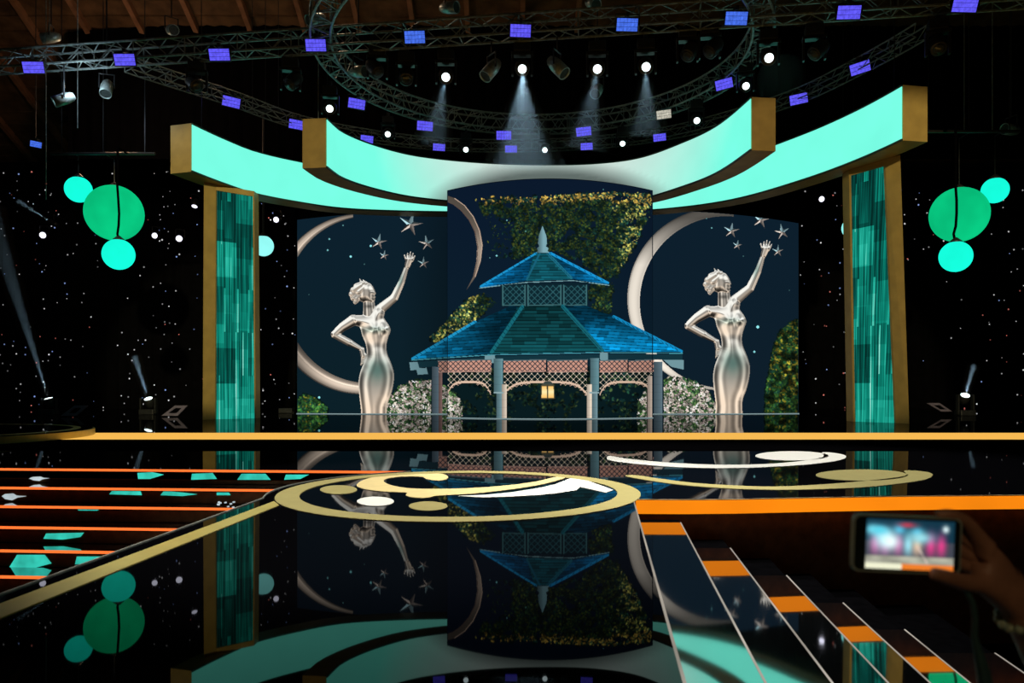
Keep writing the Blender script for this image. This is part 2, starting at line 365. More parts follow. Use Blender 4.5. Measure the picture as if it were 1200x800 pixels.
# ------------------------------------------------------------------ hall shell: walls, roof, valance, star curtains
def wall(name, a, b, h, th, m):
    a, b = Vector((*a, 0)), Vector((*b, 0)); n = Vector((-(b - a).y, (b - a).x, 0)).normalized() * th
    q = [a, b, b + n, a + n]
    return struct(MB().hexa([Vector((p.x, p.y, -1.21)) for p in q], [Vector((p.x, p.y, h)) for p in q]).build(name, m))
wall('wall_back', (-30, 36.5), (30, 36.5), 12.2, 0.3, M_wallb)
def roof_z(y): return 14.9 + 0.47 * (29 - y)
rf = MB()
rf.add([(-30, 37, roof_z(37)), (27, 37, roof_z(37)), (27, 15, roof_z(15)), (-30, 15, roof_z(15)),
        (-30, 37, roof_z(37) + .2), (27, 37, roof_z(37) + .2), (27, 15, roof_z(15) + .2), (-30, 15, roof_z(15) + .2)],
       [(0, 1, 2, 3), (7, 6, 5, 4), (0, 4, 5, 1), (1, 5, 6, 2), (2, 6, 7, 3), (3, 7, 4, 0)])
roof = struct(rf.build('ceiling', M_wood)); roof['label'] = 'old brown timber roof above the hanging lights'
for i, x in enumerate(np.arange(-29, 4, 2.1)):
    y0, y1 = 22.2, 36.3; zo = -0.13
    MB().hexa([(x - .09, y1, roof_z(y1) + zo - .16), (x + .09, y1, roof_z(y1) + zo - .16), (x + .09, y0, roof_z(y0) + zo - .16), (x - .09, y0, roof_z(y0) + zo - .16)],
              [(x - .09, y1, roof_z(y1)), (x + .09, y1, roof_z(y1)), (x + .09, y0, roof_z(y0)), (x - .09, y0, roof_z(y0))]).build('rafter', M_rafter, roof)
for y in np.arange(23, 36, 0.62):
    MB().box((-11, y, roof_z(y) - .03), (37.5, .05, .06)).build('roof_board', M_wood, roof)
wall('wall_side', (-29.9, 10), (-29.9, 36.5), 12.0, 0.2, M_wallb)

def drape(name, x0, x1, y, z0, z1l, z1r, label, amp=0.05, per=0.55):
    n = int(abs(x1 - x0) / per * 4); vs = []; fs = []
    for i in range(n + 1):
        x = x0 + (x1 - x0) * i / n; yy = y + amp * math.sin(i * math.pi / 2) * (0.6 + 0.4 * math.sin(i * 1.3)); zt = z1l + (z1r - z1l) * i / n
        vs += [(x, yy, z0), (x, yy, zt), (x, yy + .03, zt), (x, yy + .03, z0)]
    for i in range(n):
        a = i * 4; b = a + 4; fs += [(a + j, b + j, b + (j + 1) % 4, a + (j + 1) % 4) for j in range(4)]
    o = MB().add(vs, fs).build(name, M_cloth); return tag(o, label, 'curtain')
xv0, xv1 = P(80, 0, 29).x, P(1500, 0, 29).x
drape('valance_drape', xv0, xv1, 29, P(0, 186, 29).z, P(0, 37, 29).z, P(0, -50, 29).z, 'black masking drape hanging from the timber roof behind the trusses')
M_star = picture_mat('star_lights', 1.0)
def star_mesh(pts, parent, n=6):
    vs, fs, cs = [], [], []
    for p, r, c in pts:
        k = len(vs)
        vs.append(p + Vector((0, -r * .6, 0))); cs.append(c)
        for j in range(n):
            a = 2 * math.pi * j / n; vs.append(p + Vector((r * math.cos(a), 0, r * math.sin(a)))); cs.append(c)
        fs += [(k, k + 1 + (j + 1) % n, k + 1 + j) for j in range(n)]
    off = world_loc(parent)
    me = bpy.data.meshes.new('star_lights'); me.from_pydata([tuple(v - off) for v in vs], [], fs)
    at = me.attributes.new('picture', 'FLOAT_COLOR', 'POINT'); at.data.foreach_set('color', np.array([(*c, 1) for c in cs], np.float32).ravel())
    me.materials.append(M_star); o = bpy.data.objects.new('star_lights', me); COL.objects.link(o); o.parent = parent; o['kind'] = 'stuff'
def star_curtain(pxa, pxb, pya, label, count, seed, fx=None):
    r = random.Random(seed); d = 33.2
    a, b = P(pxa, 0, 33.5).x, P(pxb, 0, 33.5).x
    o = drape('star_curtain', a, b, 33.5, 0.0, P(0, pya, 33.5).z, P(0, pya, 33.5).z, label, .05)
    pts = []
    for i in range(count):
        px, py = r.uniform(max(pxa, -20), min(pxb, 1220)), r.uniform(pya + 10, 484)
        if fx and not fx(px, py, r): continue
        q = r.random(); L = .75 * r.uniform(.22, 1.0) ** 1.6
        c = (L, L, L) if q < .66 else ((.35 * L, .5 * L, L) if q < .88 else (L * .9, .25 * L, .2 * L))
        pts.append((P(px, py, d), r.uniform(.020, .040), c))
    star_mesh(pts, o)
star_curtain(-160, 346, 190, 'black star curtain of tiny white and blue lights left of the screens', 360, 3, lambda x, y, r: (r.random() < .55 if 66 < x < 180 else True))
star_curtain(936, 1370, 205, 'black star curtain of tiny white and blue lights right of the screens', 240, 4, lambda x, y, r: (r.random() < .55 if 1075 < x < 1190 else True))
star_curtain(349, 933, 150, 'black star curtain strip showing above the canopies', 34, 5)

# ------------------------------------------------------------------ lit canopies
M_can = bpy.data.materials.new('aqua_light_panel'); M_can.use_nodes = True
nt = M_can.node_tree; nt.nodes.clear()
out = nt.nodes.new('ShaderNodeOutputMaterial'); em = nt.nodes.new('ShaderNodeEmission'); at = nt.nodes.new('ShaderNodeAttribute'); at.attribute_name = 'picture'
nz = nt.nodes.new('ShaderNodeTexNoise'); nz.inputs['Scale'].default_value = .8; tc = nt.nodes.new('ShaderNodeTexCoord')
mr = nt.nodes.new('ShaderNodeMapRange'); mr.inputs[3].default_value = .92; mr.inputs[4].default_value = 1.08
nt.links.new(tc.outputs['Object'], nz.inputs['Vector']); nt.links.new(nz.outputs['Fac'], mr.inputs[0])
nt.links.new(at.outputs['Color'], em.inputs['Color']); nt.links.new(mr.outputs[0], em.inputs['Strength']); nt.links.new(em.outputs[0], out.inputs['Surface'])
KB, KT = 5230.0, 6400.0
ZB, ZT = CZ + KB / F, CZ + KT / F
def canopy(ctrl, label, whiten, thick=0.62, n=72, t1=None):
    # ctrl: (pixel column, depth) pairs along the concave lit face
    pxs = np.linspace(ctrl[0][0], ctrl[-1][0], n); ds = interp(pxs, ctrl)
    pl = [Vector(((px - 600) * d / F, d, 0)) for px, d in zip(pxs, ds)]
    nr = []
    for i in range(n):
        t = (pl[min(i + 1, n - 1)] - pl[max(i - 1, 0)]).normalized(); nr.append(Vector((-t.y, t.x, 0)))
    root = empty('lit_canopy', (pl[n // 2].x, pl[n // 2].y, ZB), label, 'canopy')
    th = np.linspace(thick, t1 or thick, n)
    bk = [pl[i] + nr[i] * th[i] for i in range(n)]
    cs = MB(); vs = []; fs = []
    for i in range(n):
        a, b = pl[i], bk[i]
        vs += [(a.x, a.y, ZB), (b.x, b.y, ZB), (b.x, b.y, ZT), (a.x, a.y, ZT)]
    for i in range(n - 1): fs += [(i*4 + j, i*4 + (j+1) % 4, i*4 + 4 + (j+1) % 4, i*4 + 4 + j) for j in range(4)]
    fs += [(3, 2, 1, 0), tuple((n-1)*4 + j for j in range(4))]
    cs.add(vs, fs).build('casing', M_gold, root)
    # light panel, a slightly proud ribbon with aqua-to-white glow; the inner one has a painted shadow
    m = 13; V = []; Cc = []; Fc = []
    for i in range(n):
        p = pl[i] - nr[i] * 0.02
        for j in range(m):
            z = ZB + .035 + (ZT - ZB - .07) * j / (m - 1); V.append((p.x, p.y, z)); Cc.append(whiten(pxs[i], z, ds[i]))
    for i in range(n - 1):
        for j in range(m - 1): a = i * m + j; Fc.append((a, a + m, a + m + 1, a + 1))
    off = world_loc(root)
    me = bpy.data.meshes.new('light_panel'); me.from_pydata([tuple(Vector(v) - off) for v in V], [], Fc)
    a_ = me.attributes.new('picture', 'FLOAT_COLOR', 'POINT'); a_.data.foreach_set('color', np.array([(*c, 1) for c in Cc], np.float32).ravel())
    me.materials.append(M_can); o = bpy.data.objects.new('light_panel', me); COL.objects.link(o); o.parent = root
    for z in (ZB + .015, ZT - .015):
        MB().tube([Vector((pl[i].x, pl[i].y, z)) - nr[i] * 0.02 for i in range(n)], .03, 4).build('edge_trim', M_trimd, root)
    for i in (2, n - 3):
        q = (pl[i] + bk[i]) / 2
        MB().tube([(q.x, q.y, ZT), (q.x, q.y, roof_z(q.y) - .03)], .012, 4).build('hanger', M_body, root)
    return root
def mixc(a, b, t): t = min(1, max(0, t)); return tuple(x * (1 - t) + y * t for x, y in zip(a, b))
AQ, WH, SHADOW = rgb(122, 255, 229), rgb(206, 226, 218), rgb(96, 108, 104)
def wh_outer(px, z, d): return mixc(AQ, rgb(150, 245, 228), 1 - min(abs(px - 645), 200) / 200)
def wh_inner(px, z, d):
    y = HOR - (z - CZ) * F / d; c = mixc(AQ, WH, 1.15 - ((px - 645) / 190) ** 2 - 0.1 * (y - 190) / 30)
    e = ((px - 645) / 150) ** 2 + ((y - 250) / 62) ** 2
    return mixc(c, SHADOW, (1.1 - e) * 1.9)  # drop shadow of the centre screen painted into the glow
dB = lambda y: KB / (HOR - y); dT = lambda y: KT / (HOR - y)
canopy([(224, 20.6), (262, 21.85), (297, 22.95), (345, 23.95), (400, 24.85), (470, 25.25), (560, 25.4), (645, 25.4), (720, 25.25), (775, 25.0), (855, 23.8), (940, 21.5), (1000, 19.75), (1058, 18.0)],
       'outer aqua glowing canopy, wide curved band resting on both pillars', wh_outer, .68, t1=.66)
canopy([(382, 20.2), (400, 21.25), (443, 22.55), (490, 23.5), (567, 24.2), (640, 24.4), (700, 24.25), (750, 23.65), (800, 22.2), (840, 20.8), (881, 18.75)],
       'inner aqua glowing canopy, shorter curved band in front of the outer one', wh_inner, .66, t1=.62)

# ------------------------------------------------------------------ gold pillars with streaked light panels
M_pil = bpy.data.materials.new('teal_streak_light'); M_pil.use_nodes = True
nt = M_pil.node_tree; nt.nodes.clear(); N = nt.nodes.new; Lk = nt.links.new
out = N('ShaderNodeOutputMaterial'); em = N('ShaderNodeEmission'); tc = N('ShaderNodeTexCoord'); sp = N('ShaderNodeSeparateXYZ')
Lk(tc.outputs['Generated'], sp.inputs[0])
def mth(op, a, b=None):
    n = N('ShaderNodeMath'); n.operation = op
    for i, x in enumerate((a, b)):
        if x is None: continue
        if isinstance(x, (int, float)): n.inputs[i].default_value = x
        else: Lk(x, n.inputs[i])
    return n.outputs[0]
def noise2(u, v, su, sv, detail=2):
    c = N('ShaderNodeCombineXYZ'); Lk(mth('MULTIPLY', u, su), c.inputs[0]); Lk(mth('MULTIPLY', v, sv), c.inputs[1])
    n = N('ShaderNodeTexNoise'); n.inputs['Scale'].default_value = 1; n.inputs['Detail'].default_value = detail; Lk(c.outputs[0], n.inputs['Vector']); return n.outputs['Fac']
def cell2(u, v, su, sv):
    c = N('ShaderNodeCombineXYZ'); Lk(mth('FLOOR', mth('MULTIPLY', u, su)), c.inputs[0])
    Lk(mth('FLOOR', mth('ADD', mth('MULTIPLY', v, sv), mth('MULTIPLY', mth('FLOOR', mth('MULTIPLY', u, su)), .43))), c.inputs[1])
    n = N('ShaderNodeTexWhiteNoise'); n.noise_dimensions = '2D'; Lk(c.outputs[0], n.inputs['Vector']); return n.outputs['Value']
u, v = sp.outputs[0], sp.outputs[2]
fine = noise2(u, v, 34, 2.2, 3); cells = cell2(u, v, 2.0, 6.4); cells2 = cell2(u, v, 5.0, 12.0)
val = mth('ADD', mth('MULTIPLY', mth('SUBTRACT', fine, .5), 1.5), mth('ADD', mth('MULTIPLY', mth('POWER', cells, .7), .42), mth('MULTIPLY', cells2, .16)))
line = mth('GREATER_THAN', noise2(u, mth('FLOOR', mth('MULTIPLY', v, 5.2)), 17, 3.7, 0), .70)
val = mth('ADD', val, mth('MULTIPLY', line, .40))
rp = N('ShaderNodeValToRGB'); Lk(val, rp.inputs['Fac'])
rp.color_ramp.elements[0].position = -0.0; rp.color_ramp.elements[0].color = (*rgb(4, 40, 36), 1)
rp.color_ramp.elements[1].position = 1.0; rp.color_ramp.elements[1].color = (*rgb(180, 250, 236), 1)
for p, c in ((.25, rgb(6, 84, 74)), (.5, rgb(14, 142, 122)), (.75, rgb(48, 196, 172))):
    e_ = rp.color_ramp.elements.new(p); e_.color = (*c, 1)
Lk(rp.outputs[0], em.inputs['Color']); Lk(em.outputs[0], out.inputs['Surface'])
def pillar(front, sidex, dside, d0, d1, ztop, label, left=True):
    # front: (xl_top, xr_top, xl_bot, xr_bot, ytop_l, ytop_r); sidex: outer edge (top, bottom)
    root = empty('lit_pillar', ((P(front[2], 0, d0).x + P(front[3], 0, d1).x) / 2, (d0 + d1) / 2, 0), label, 'pillar')
    xl = (P(front[2], 0, d0).x, P(front[0], 0, d0).x); xr = (P(front[3], 0, d1).x, P(front[1], 0, d1).x)
    A0, A1 = Vector((xl[0], d0, 0)), Vector((xl[1], d0, ztop)); B0, B1 = Vector((xr[0], d1, 0)), Vector((xr[1], d1, ztop))
    fr = .10
    def lerp_h(p0, p1, t): return p0 + (p1 - p0) * t
    ins = Vector((0, .06, 0)); nb = 8
    # light panel
    mb = MB(); hi = 1 - .16 / ztop
    q = [A0 + ins, B0 + ins, lerp_h(B0, B1, hi) + ins, lerp_h(A0, A1, hi) + ins]
    mb.hexa(q, [p + Vector((0, .1, 0)) for p in q]).build('light_panel', M_pil, root)
    ex = (B0 - A0).normalized()
    def post(p0, p1, w0, w1, dep, name):
        a = [p0 + ex * w0, p0 + ex * w1, p1 + ex * w1, p1 + ex * w0]
        MB().hexa(a, [p + Vector((0, dep, 0)) for p in a]).build(name, M_gold, root)
    sgn = -1 if left else 1
    if left:
        S0, S1 = Vector((P(sidex[1], 0, dside).x, dside, .0)), Vector((P(sidex[0], 0, dside).x, dside, ztop))
        MB().hexa([S0, A0, A1, S1], [p + Vector((.05, .5, 0)) for p in (S0, A0, A1, S1)]).build('side_face', M_gold, root)
        post(B0, B1, -.02, .02, .4, 'frame_post')
    else:
        S0, S1 = Vector((P(sidex[1], 0, dside).x, dside, .0)), Vector((P(sidex[0], 0, dside).x, dside, ztop))
        MB().hexa([B0, S0, S1, B1], [p + Vector((-.05, .5, 0)) for p in (B0, S0, S1, B1)]).build('side_face', M_gold, root)
        post(A0, A1, -.03, .03, .4, 'frame_post')
    h = [lerp_h(A0, A1, hi), lerp_h(B0, B1, hi), B1, A1]
    MB().hexa(h, [p + Vector((0, .4, 0)) for p in h]).build('head_frame', M_gold, root)
    return root
pillar((253, 297, 252, 299), (239, 237.5), 21.6, 21.9, 22.6, ZB - .005, 'left gold-framed pillar with teal streaked light panel')
pillar((996, 1037, 1001, 1050), (1055, 1065.5), 19.1, 20.4, 19.5, ZB - .005, 'right gold-framed pillar with teal streaked light panel', False)

# ------------------------------------------------------------------ globe lamps
def globe(px, py, r, d, m, label, cord=None, ztop=None, bd=None):
    c = P(px, py, d); R = r * d / F
    o = empty('globe_lamp', (c.x, c.y, c.z - R), label, 'lamp')
    MB().sphere(c, R, 40, 24).build('globe', m, o, True)
    MB().lathe([(.16, 0), (.15, .05), (.06, .13), (.03, .15)], 14, Matrix.Translation((c.x, c.y, c.z + R - .05))).build('cap', M_body, o)
    if cord: q = [P(x, y, cord[1]) for x, y in cord[0]]; MB().tube([Vector((q[0].x, bd, ztop)), Vector((q[0].x, cord[1], ztop))] + q, .032, 6).build('cord', M_matte, o)
    else: MB().tube([(c.x, c.y, c.z + R), (c.x, c.y, ztop)] + ([(c.x, bd, ztop)] if bd else []), .012 if bd else .03, 5).build('cord', M_body, o)
    return o
M_gl = glow('green_globe_light', rgb(8, 196, 126), 1.0, .14, 1.1); M_cy = glow('cyan_globe_light', rgb(22, 255, 222), 1.0, .05, 2); M_pc = glow('pale_cyan_globe_light', rgb(150, 252, 246), 1.0, .05, 2)
zl, zr = P(0, 180, 21.75).z, P(0, 154, 19.85).z
globe(134, 249.5, 32, 22.3, M_gl, 'large green globe lamp at the left with a dark cord across it', None, zl, 21.75)
globe(139, 298, 17.8, 21.2, M_cy, 'bright cyan globe lamp hanging below the large green one at the left', ([(138, 200), (137.5, 218), (138.5, 232), (139.6, 250), (139, 264), (137.6, 274), (139, 281)], 21.2), zl, 21.75)
globe(92, 222, 14.8, 22.0, M_cy, 'small cyan globe lamp up and left of the large green one, far left', None, zl, 21.75)
globe(1124, 251.5, 31.5, 20.4, M_gl, 'large green globe lamp at the right with a dark cord across it', None, zr, 19.85)
globe(1120, 300.5, 17.8, 19.3, M_cy, 'bright cyan globe lamp hanging below the large green one at the right', ([(1120, 200), (1120, 220), (1121, 235), (1121, 250), (1120, 265), (1117.5, 274), (1119, 282)], 19.3), zr, 19.85)
globe(1166, 223, 14.6, 20.2, M_cy, 'small cyan globe lamp up and right of the large green one, far right', None, zr, 19.85)
globe(308.5, 288, 12, 25.5, M_pc, 'pale cyan globe lamp between the left pillar and the left screen', None, P(0, 130, 25.5).z)
globe(999, 267, 12, 23.5, M_pc, 'pale cyan globe lamp half hidden behind the right pillar', None, P(0, 140, 23.5).z)
def batten(xa, xb, y, d, label):
    a, b = P(xa, y, d), P(xb, y, d); mb = MB().tube([a, b], .045, 8)
    for t in (.1, .5, .9):
        p = a.lerp(b, t); mb.tube([p, Vector((p.x, p.y, roof_z(p.y) - .03))], .012, 4)
    return tag(mb.build('lamp_batten', M_body), label, 'pipe')
batten(60, 182, 180, 21.75, 'black pipe carrying the left globe lamps'); batten(1076, 1195, 154, 19.85, 'black pipe carrying the right globe lamps')
batten(292, 330, 130, 25.5, 'black pipe above the pale globe beside the left screen'); batten(985, 1016, 140, 23.5, 'black pipe above the pale globe behind the right pillar')

# ------------------------------------------------------------------ what the LED screens show, painted layer by layer
S = 2; X0, Y0, W_, H_ = 340, 200, 606, 292
PX = X0 + (np.arange(W_ * S) + .5) / S; PY = Y0 + (np.arange(H_ * S) + .5) / S
GX, GY = np.meshgrid(PX, PY)
def layer(): return dict(c=np.zeros((H_ * S, W_ * S, 3)), a=np.zeros((H_ * S, W_ * S), bool))
def win(x0, y0, x1, y1):
    i0, i1 = max(0, int((x0 - X0) * S) - 1), min(W_ * S, int((x1 - X0) * S) + 2)
    j0, j1 = max(0, int((y0 - Y0) * S) - 1), min(H_ * S, int((y1 - Y0) * S) + 2)
    return slice(j0, max(j0, j1)), slice(i0, max(i0, i1))
def inpoly(pts, w=None):
    pts = np.array(pts, float); w = w or win(pts[:, 0].min(), pts[:, 1].min(), pts[:, 0].max(), pts[:, 1].max())
    x, y = GX[w], GY[w]; r = np.zeros(x.shape, bool); n = len(pts)
    for i in range(n):
        (xa, ya), (xb, yb) = pts[i], pts[(i + 1) % n]
        if ya == yb: continue
        r ^= ((ya > y) != (yb > y)) & (x < (xb - xa) * (y - ya) / (yb - ya) + xa)
    return w, r
def put(L, w, m, col):
    col = np.asarray(col, float) / 255.0
    L['c'][w][m] = col if col.ndim == 1 else col[m]; L['a'][w] |= m
def poly(L, pts, col):
    w, m = inpoly(pts)
    if callable(col): col = col(GX[w], GY[w])
    put(L, w, m, col)
def stroke(L, p, q, wd, col):
    (xa, ya), (xb, yb) = p, q; w = win(min(xa, xb) - wd, min(ya, yb) - wd, max(xa, xb) + wd, max(ya, yb) + wd)
    x, y = GX[w], GY[w]; l2 = (xb - xa) ** 2 + (yb - ya) ** 2 + 1e-9
    t = np.clip(((x - xa) * (xb - xa) + (y - ya) * (yb - ya)) / l2, 0, 1)
    put(L, w, (x - xa - t * (xb - xa)) ** 2 + (y - ya - t * (yb - ya)) ** 2 < (wd / 2) ** 2, col)
def hash2(a, b): return np.abs(np.sin(a * 127.1 + b * 311.7) * 43758.5453) % 1
def leaves(L, where, n, pal, size, box, seed, bright=None, keep_alpha=True):
    r = np.random.default_rng(seed); k = 0
    while k < n:
        x, y = r.uniform(box[0], box[2]), r.uniform(box[1], box[3]); k += 1
        if r.random() > where(x, y): continue
        a, b = r.uniform(*size), 0; b = a * r.uniform(.35, .7); th = r.uniform(0, math.pi); w = win(x - a, y - a, x + a, y + a)
        if w[0].stop <= w[0].start or w[1].stop <= w[1].start: continue
        dx, dy = GX[w] - x, GY[w] - y; u = dx * math.cos(th) + dy * math.sin(th); v = -dx * math.sin(th) + dy * math.cos(th)
        m = (u / a) ** 2 + (v / b) ** 2 < 1
        f = (bright(x, y) if bright else 1) * r.uniform(.55, 1.25)
        put(L, w, m, np.clip(np.array(pal(x, y, r)) * f, 0, 255))
def vnoise(x, y):
    xi, yi = math.floor(x), math.floor(y); fx, fy = x - xi, y - yi; fx = fx * fx * (3 - 2 * fx); fy = fy * fy * (3 - 2 * fy)
    h = lambda a, b: abs(math.sin(a * 127.1 + b * 311.7) * 43758.5453) % 1
    return (h(xi, yi) * (1 - fx) + h(xi + 1, yi) * fx) * (1 - fy) + (h(xi, yi + 1) * (1 - fx) + h(xi + 1, yi + 1) * fx) * fy
q5 = lambda x, y: (400 + x / 3, 220 + y / 3)

# -- climbing leaves behind the gazebo
vine, hedge, shrub, plants = layer(), layer(), layer(), layer()
def pt_in(pts, x, y):
    r = False; n = len(pts)
    for i in range(n):
        (xa, ya), (xb, yb) = pts[i], pts[(i + 1) % n]
        if (ya > y) != (yb > y) and x < (xb - xa) * (y - ya) / (yb - ya) + xa: r = not r
    return r
vreg = [q5(*p) for p in [(470,38),(520,28),(640,34),(760,26),(850,20),(960,14),(1085,18),(1096,90),(1060,140),(1035,200),(990,275),(958,330),(948,440),(880,440),(860,370),(900,300),(840,270),(760,225),(700,215),(640,250),(560,250),(510,200),(520,130),(490,80)]]
vreg2 = [q5(*p) for p in [(450,385),(500,370),(545,400),(500,440),(430,500),(330,545),(310,525),(370,470),(410,420)]]
def vlit(x, y):                                   # how strongly the picture shows the leaves lit
    if x < 560 and y > 330: return .7
    e = math.exp(-max(0, y - 229) / 9.0); rt = max(0, min(1, (x - 690) / 45)); lt = .22 + .25 * vnoise(x / 14, y / 11)
    return min(1, max(e, rt * (.45 + .5 * vnoise(x / 9 + 7, y / 9)), lt))
def vwhere(x, y):
    if pt_in(vreg2, x, y): return 1
    if not pt_in(vreg, x, y): return 0
    if x < 600 and y > 255: return .10
    return .1 + .9 * (vnoise(x / 8, y / 8) > .25)
def vpal(x, y, r):
    q = r.random(); L_ = vlit(x, y)
    if y < 233 + 10 * vnoise(x / 7, 3) and q < .55: return (222, 182, 84)
    if L_ > .55 and q < .38: return (204, 196, 96)
    if q < .25: return (104, 120, 48)
    if q < .6: return (52, 84, 46)
    return (28, 66, 58)
leaves(vine, lambda x, y: vwhere(x, y), 7000, lambda x, y, r: (12, 28, 30), (2, 4.5), (500, 222, 768, 405), 1)
leaves(vine, lambda x, y: vwhere(x, y), 24000, vpal, (.7, 1.9), (500, 222, 768, 405), 2, lambda x, y: (.34 + .9 * vlit(x, y)) * (.55 + .8 * vnoise(x / 4.5 + 9, y / 4.5)))
# foliage low at the outer edges of the side screens
lreg = [(348, 470), (356, 461), (368, 466), (384, 478), (380, 492), (348, 492)]
rreg = [(936, 374), (926, 378), (915, 388), (906, 410), (903, 430), (898, 455), (897, 492), (936, 492)]
for L_, reg in ((shrub, lreg), (hedge, rreg)):
    leaves(L_, lambda x, y: pt_in(reg, x, y), 6500, lambda x, y, r: (9, 26, 22), (2, 4), (345 if L_ is shrub else 893, 372, 388 if L_ is shrub else 938, 492), 3)
def gp(x, y, r):
    q = r.random(); t = (y - 372) / 110; lt = vnoise(x / 7, y / 9 + 3)
    if q < .20 * (1.2 - t) + .25 * (lt > .65): return (170, 156, 50)
    return (64, 112, 48) if q < .5 else ((34, 78, 46) if q < .8 else (24, 60, 50))
leaves(hedge, lambda x, y: pt_in(rreg, x, y), 11000, gp, (.8, 2.1), (893, 372, 938, 492), 4, lambda x, y: .22 + 1.05 * vnoise(x / 5, y / 5) ** 1.5)
leaves(shrub, lambda x, y: pt_in(lreg, x, y), 1600, gp, (.8, 1.9), (345, 458, 388, 492), 5, lambda x, y: .6 + .8 * vnoise(x / 4, y / 4))
# dark planting under the gazebo roof
ureg = [q5(*p) for p in [(338, 640), (1100, 620), (1130, 818), (330, 818)]]
poly(plants, ureg, (9, 27, 31))
leaves(plants, lambda x, y: pt_in(ureg, x, y) and vnoise(x / 8, y / 8 + 5) > .42, 4200, lambda x, y, r: [(30, 66, 48), (20, 48, 46), (78, 104, 60), (14, 38, 42)][int(r.random() * 4)], (.9, 2.4), (510, 425, 778, 492), 6, lambda x, y: .3 + .5 * vnoise(x / 5, y / 5) + (.6 if 705 < x < 742 and y < 470 else 0))

def soften(L, k=1):
    for _ in range(k):
        a = L['a'].astype(float); n = a.copy(); c = L['c'] * a[..., None]; sacc = c.copy()
        for ax in (0, 1):
            for sh in (-1, 1): sacc += np.roll(c, sh, ax) * .6; n += np.roll(a, sh, ax) * .6
        L['c'] = np.where(L['a'][..., None], sacc / np.maximum(n, 1e-6)[..., None], L['c'])
for L_ in (vine, hedge, shrub, plants): soften(L_)

# -- crescent moons
def crescent(L, c, R, ci, Ri, colf, clip=None):
    d0 = np.hypot(GX - c[0], GY - c[1]); d1 = np.hypot(GX - ci[0], GY - ci[1]); m = (d0 < R) & (d1 > Ri)
    if clip is not None: m &= clip
    th = np.maximum(R - (Ri - np.hypot(ci[0] - c[0], ci[1] - c[1])), 1)
    t = np.clip((d1 - Ri) / np.maximum((R - d0) + (d1 - Ri), 1e-3), 0, 1)   # 0 at the inner rim, 1 at the outer
    put(L, (slice(None), slice(None)), m, colf(GX, GY, t) * 255)
def moon_col(x, y, t):
    lum = np.clip(.34 + .72 * np.clip((y - 255) / 60, 0, 1) - .35 * np.clip((y - 425) / 30, 0, 1), 0, 1)
    band = .84 + .18 * np.sin(t * math.pi) - .16 * (t > .88) + .1 * (t < .10)
    return np.clip(np.stack([lum * .98, lum * .94, lum * .88], -1) * band[..., None], 0, 1)
def moonL_col(x, y, t):
    a = np.arctan2(y - 358, x - 424)
    lum = .62 + .18 * np.cos(a * 3 + 1.0) + .12 * np.clip((y - 400) / 60, 0, 1); band = .60 + .5 * np.sin(t * math.pi) ** 2 + .25 * (np.abs(t - .35) < .06) - .25 * (t > .9)
    return np.clip(np.stack([lum * .92, lum * .84, lum * .76], -1) * band[..., None], 0, 1)
moonL = layer(); crescent(moonL, (424, 356), 106, (433, 351), 97.5, moonL_col, (GX < 444) & ((GX < 414) | (GY > 300)))
moonR = layer(); crescent(moonR, (842, 350), 107, (850.5, 354), 100.5, moon_col, (GX < 860))
moonC = layer()
def moonC_col(x, y, t):
    lum = .30 + .30 * np.exp(-((y - 296) / 26) ** 2); band = .65 + .45 * np.sin(t * math.pi)
    return np.clip(np.stack([lum * 1.02, lum * .92, lum * .82], -1) * band[..., None], 0, 1)
mc_o = [(522,228),(534,232),(546,241),(556,254),(563,270),(566,287),(564,305),(558,324),(544,344)]; mc_i = [(544,344),(554,324),(558,306),(559,289),(556,272),(549,258),(540,247),(531,240),(522,236)]
poly(moonC, mc_o + mc_i[1:], lambda x, y: moonC_col(x, y, np.full(x.shape, .35)) * 255)
for (p_, q_2) in zip(mc_o[1:-2], mc_o[2:-1]): stroke(moonC, (p_[0] - 1.2, p_[1] + .4), (q_2[0] - 1.2, q_2[1]), .9, (196, 170, 150))
for (p_, q_2) in zip(mc_i[1:-1], mc_i[2:]): stroke(moonC, (p_[0] + 1, p_[1]), (q_2[0] + 1, q_2[1]), .8, (92, 74, 66))

# -- gazebo
gz = layer()
def shade(base, rh, sw, slope=0.0, seed=0, hi=0):
    base = np.array(base, float)
    def f(x, y):
        yy = y - slope * x; ri = np.floor(yy / rh); ci = np.floor((x + hash2(ri, seed) * sw) / sw)
        b = .72 + .45 * hash2(ci, ri + seed); e = (yy / rh - ri); b = np.where(e > .80, b * .55, b)
        return np.clip(base[None, None] * b[..., None], 0, 255)
    return f
def pq(*pts): return [q5(*p) for p in pts]
TE, BL, BR = (20, 92, 104), (6, 112, 176), (30, 150, 205)
# finial
fin = lambda x, y: np.clip(np.array([118, 160, 170])[None, None] * (.75 + .5 * np.clip((x - 632) / 8, -.4, .6))[..., None], 0, 255)
poly(gz, pq((707, 130), (722, 170), (724, 196), (720, 205), (730, 212), (726, 222), (738, 229), (676, 229), (690, 222), (686, 212), (695, 205), (690, 196), (693, 170)), fin)
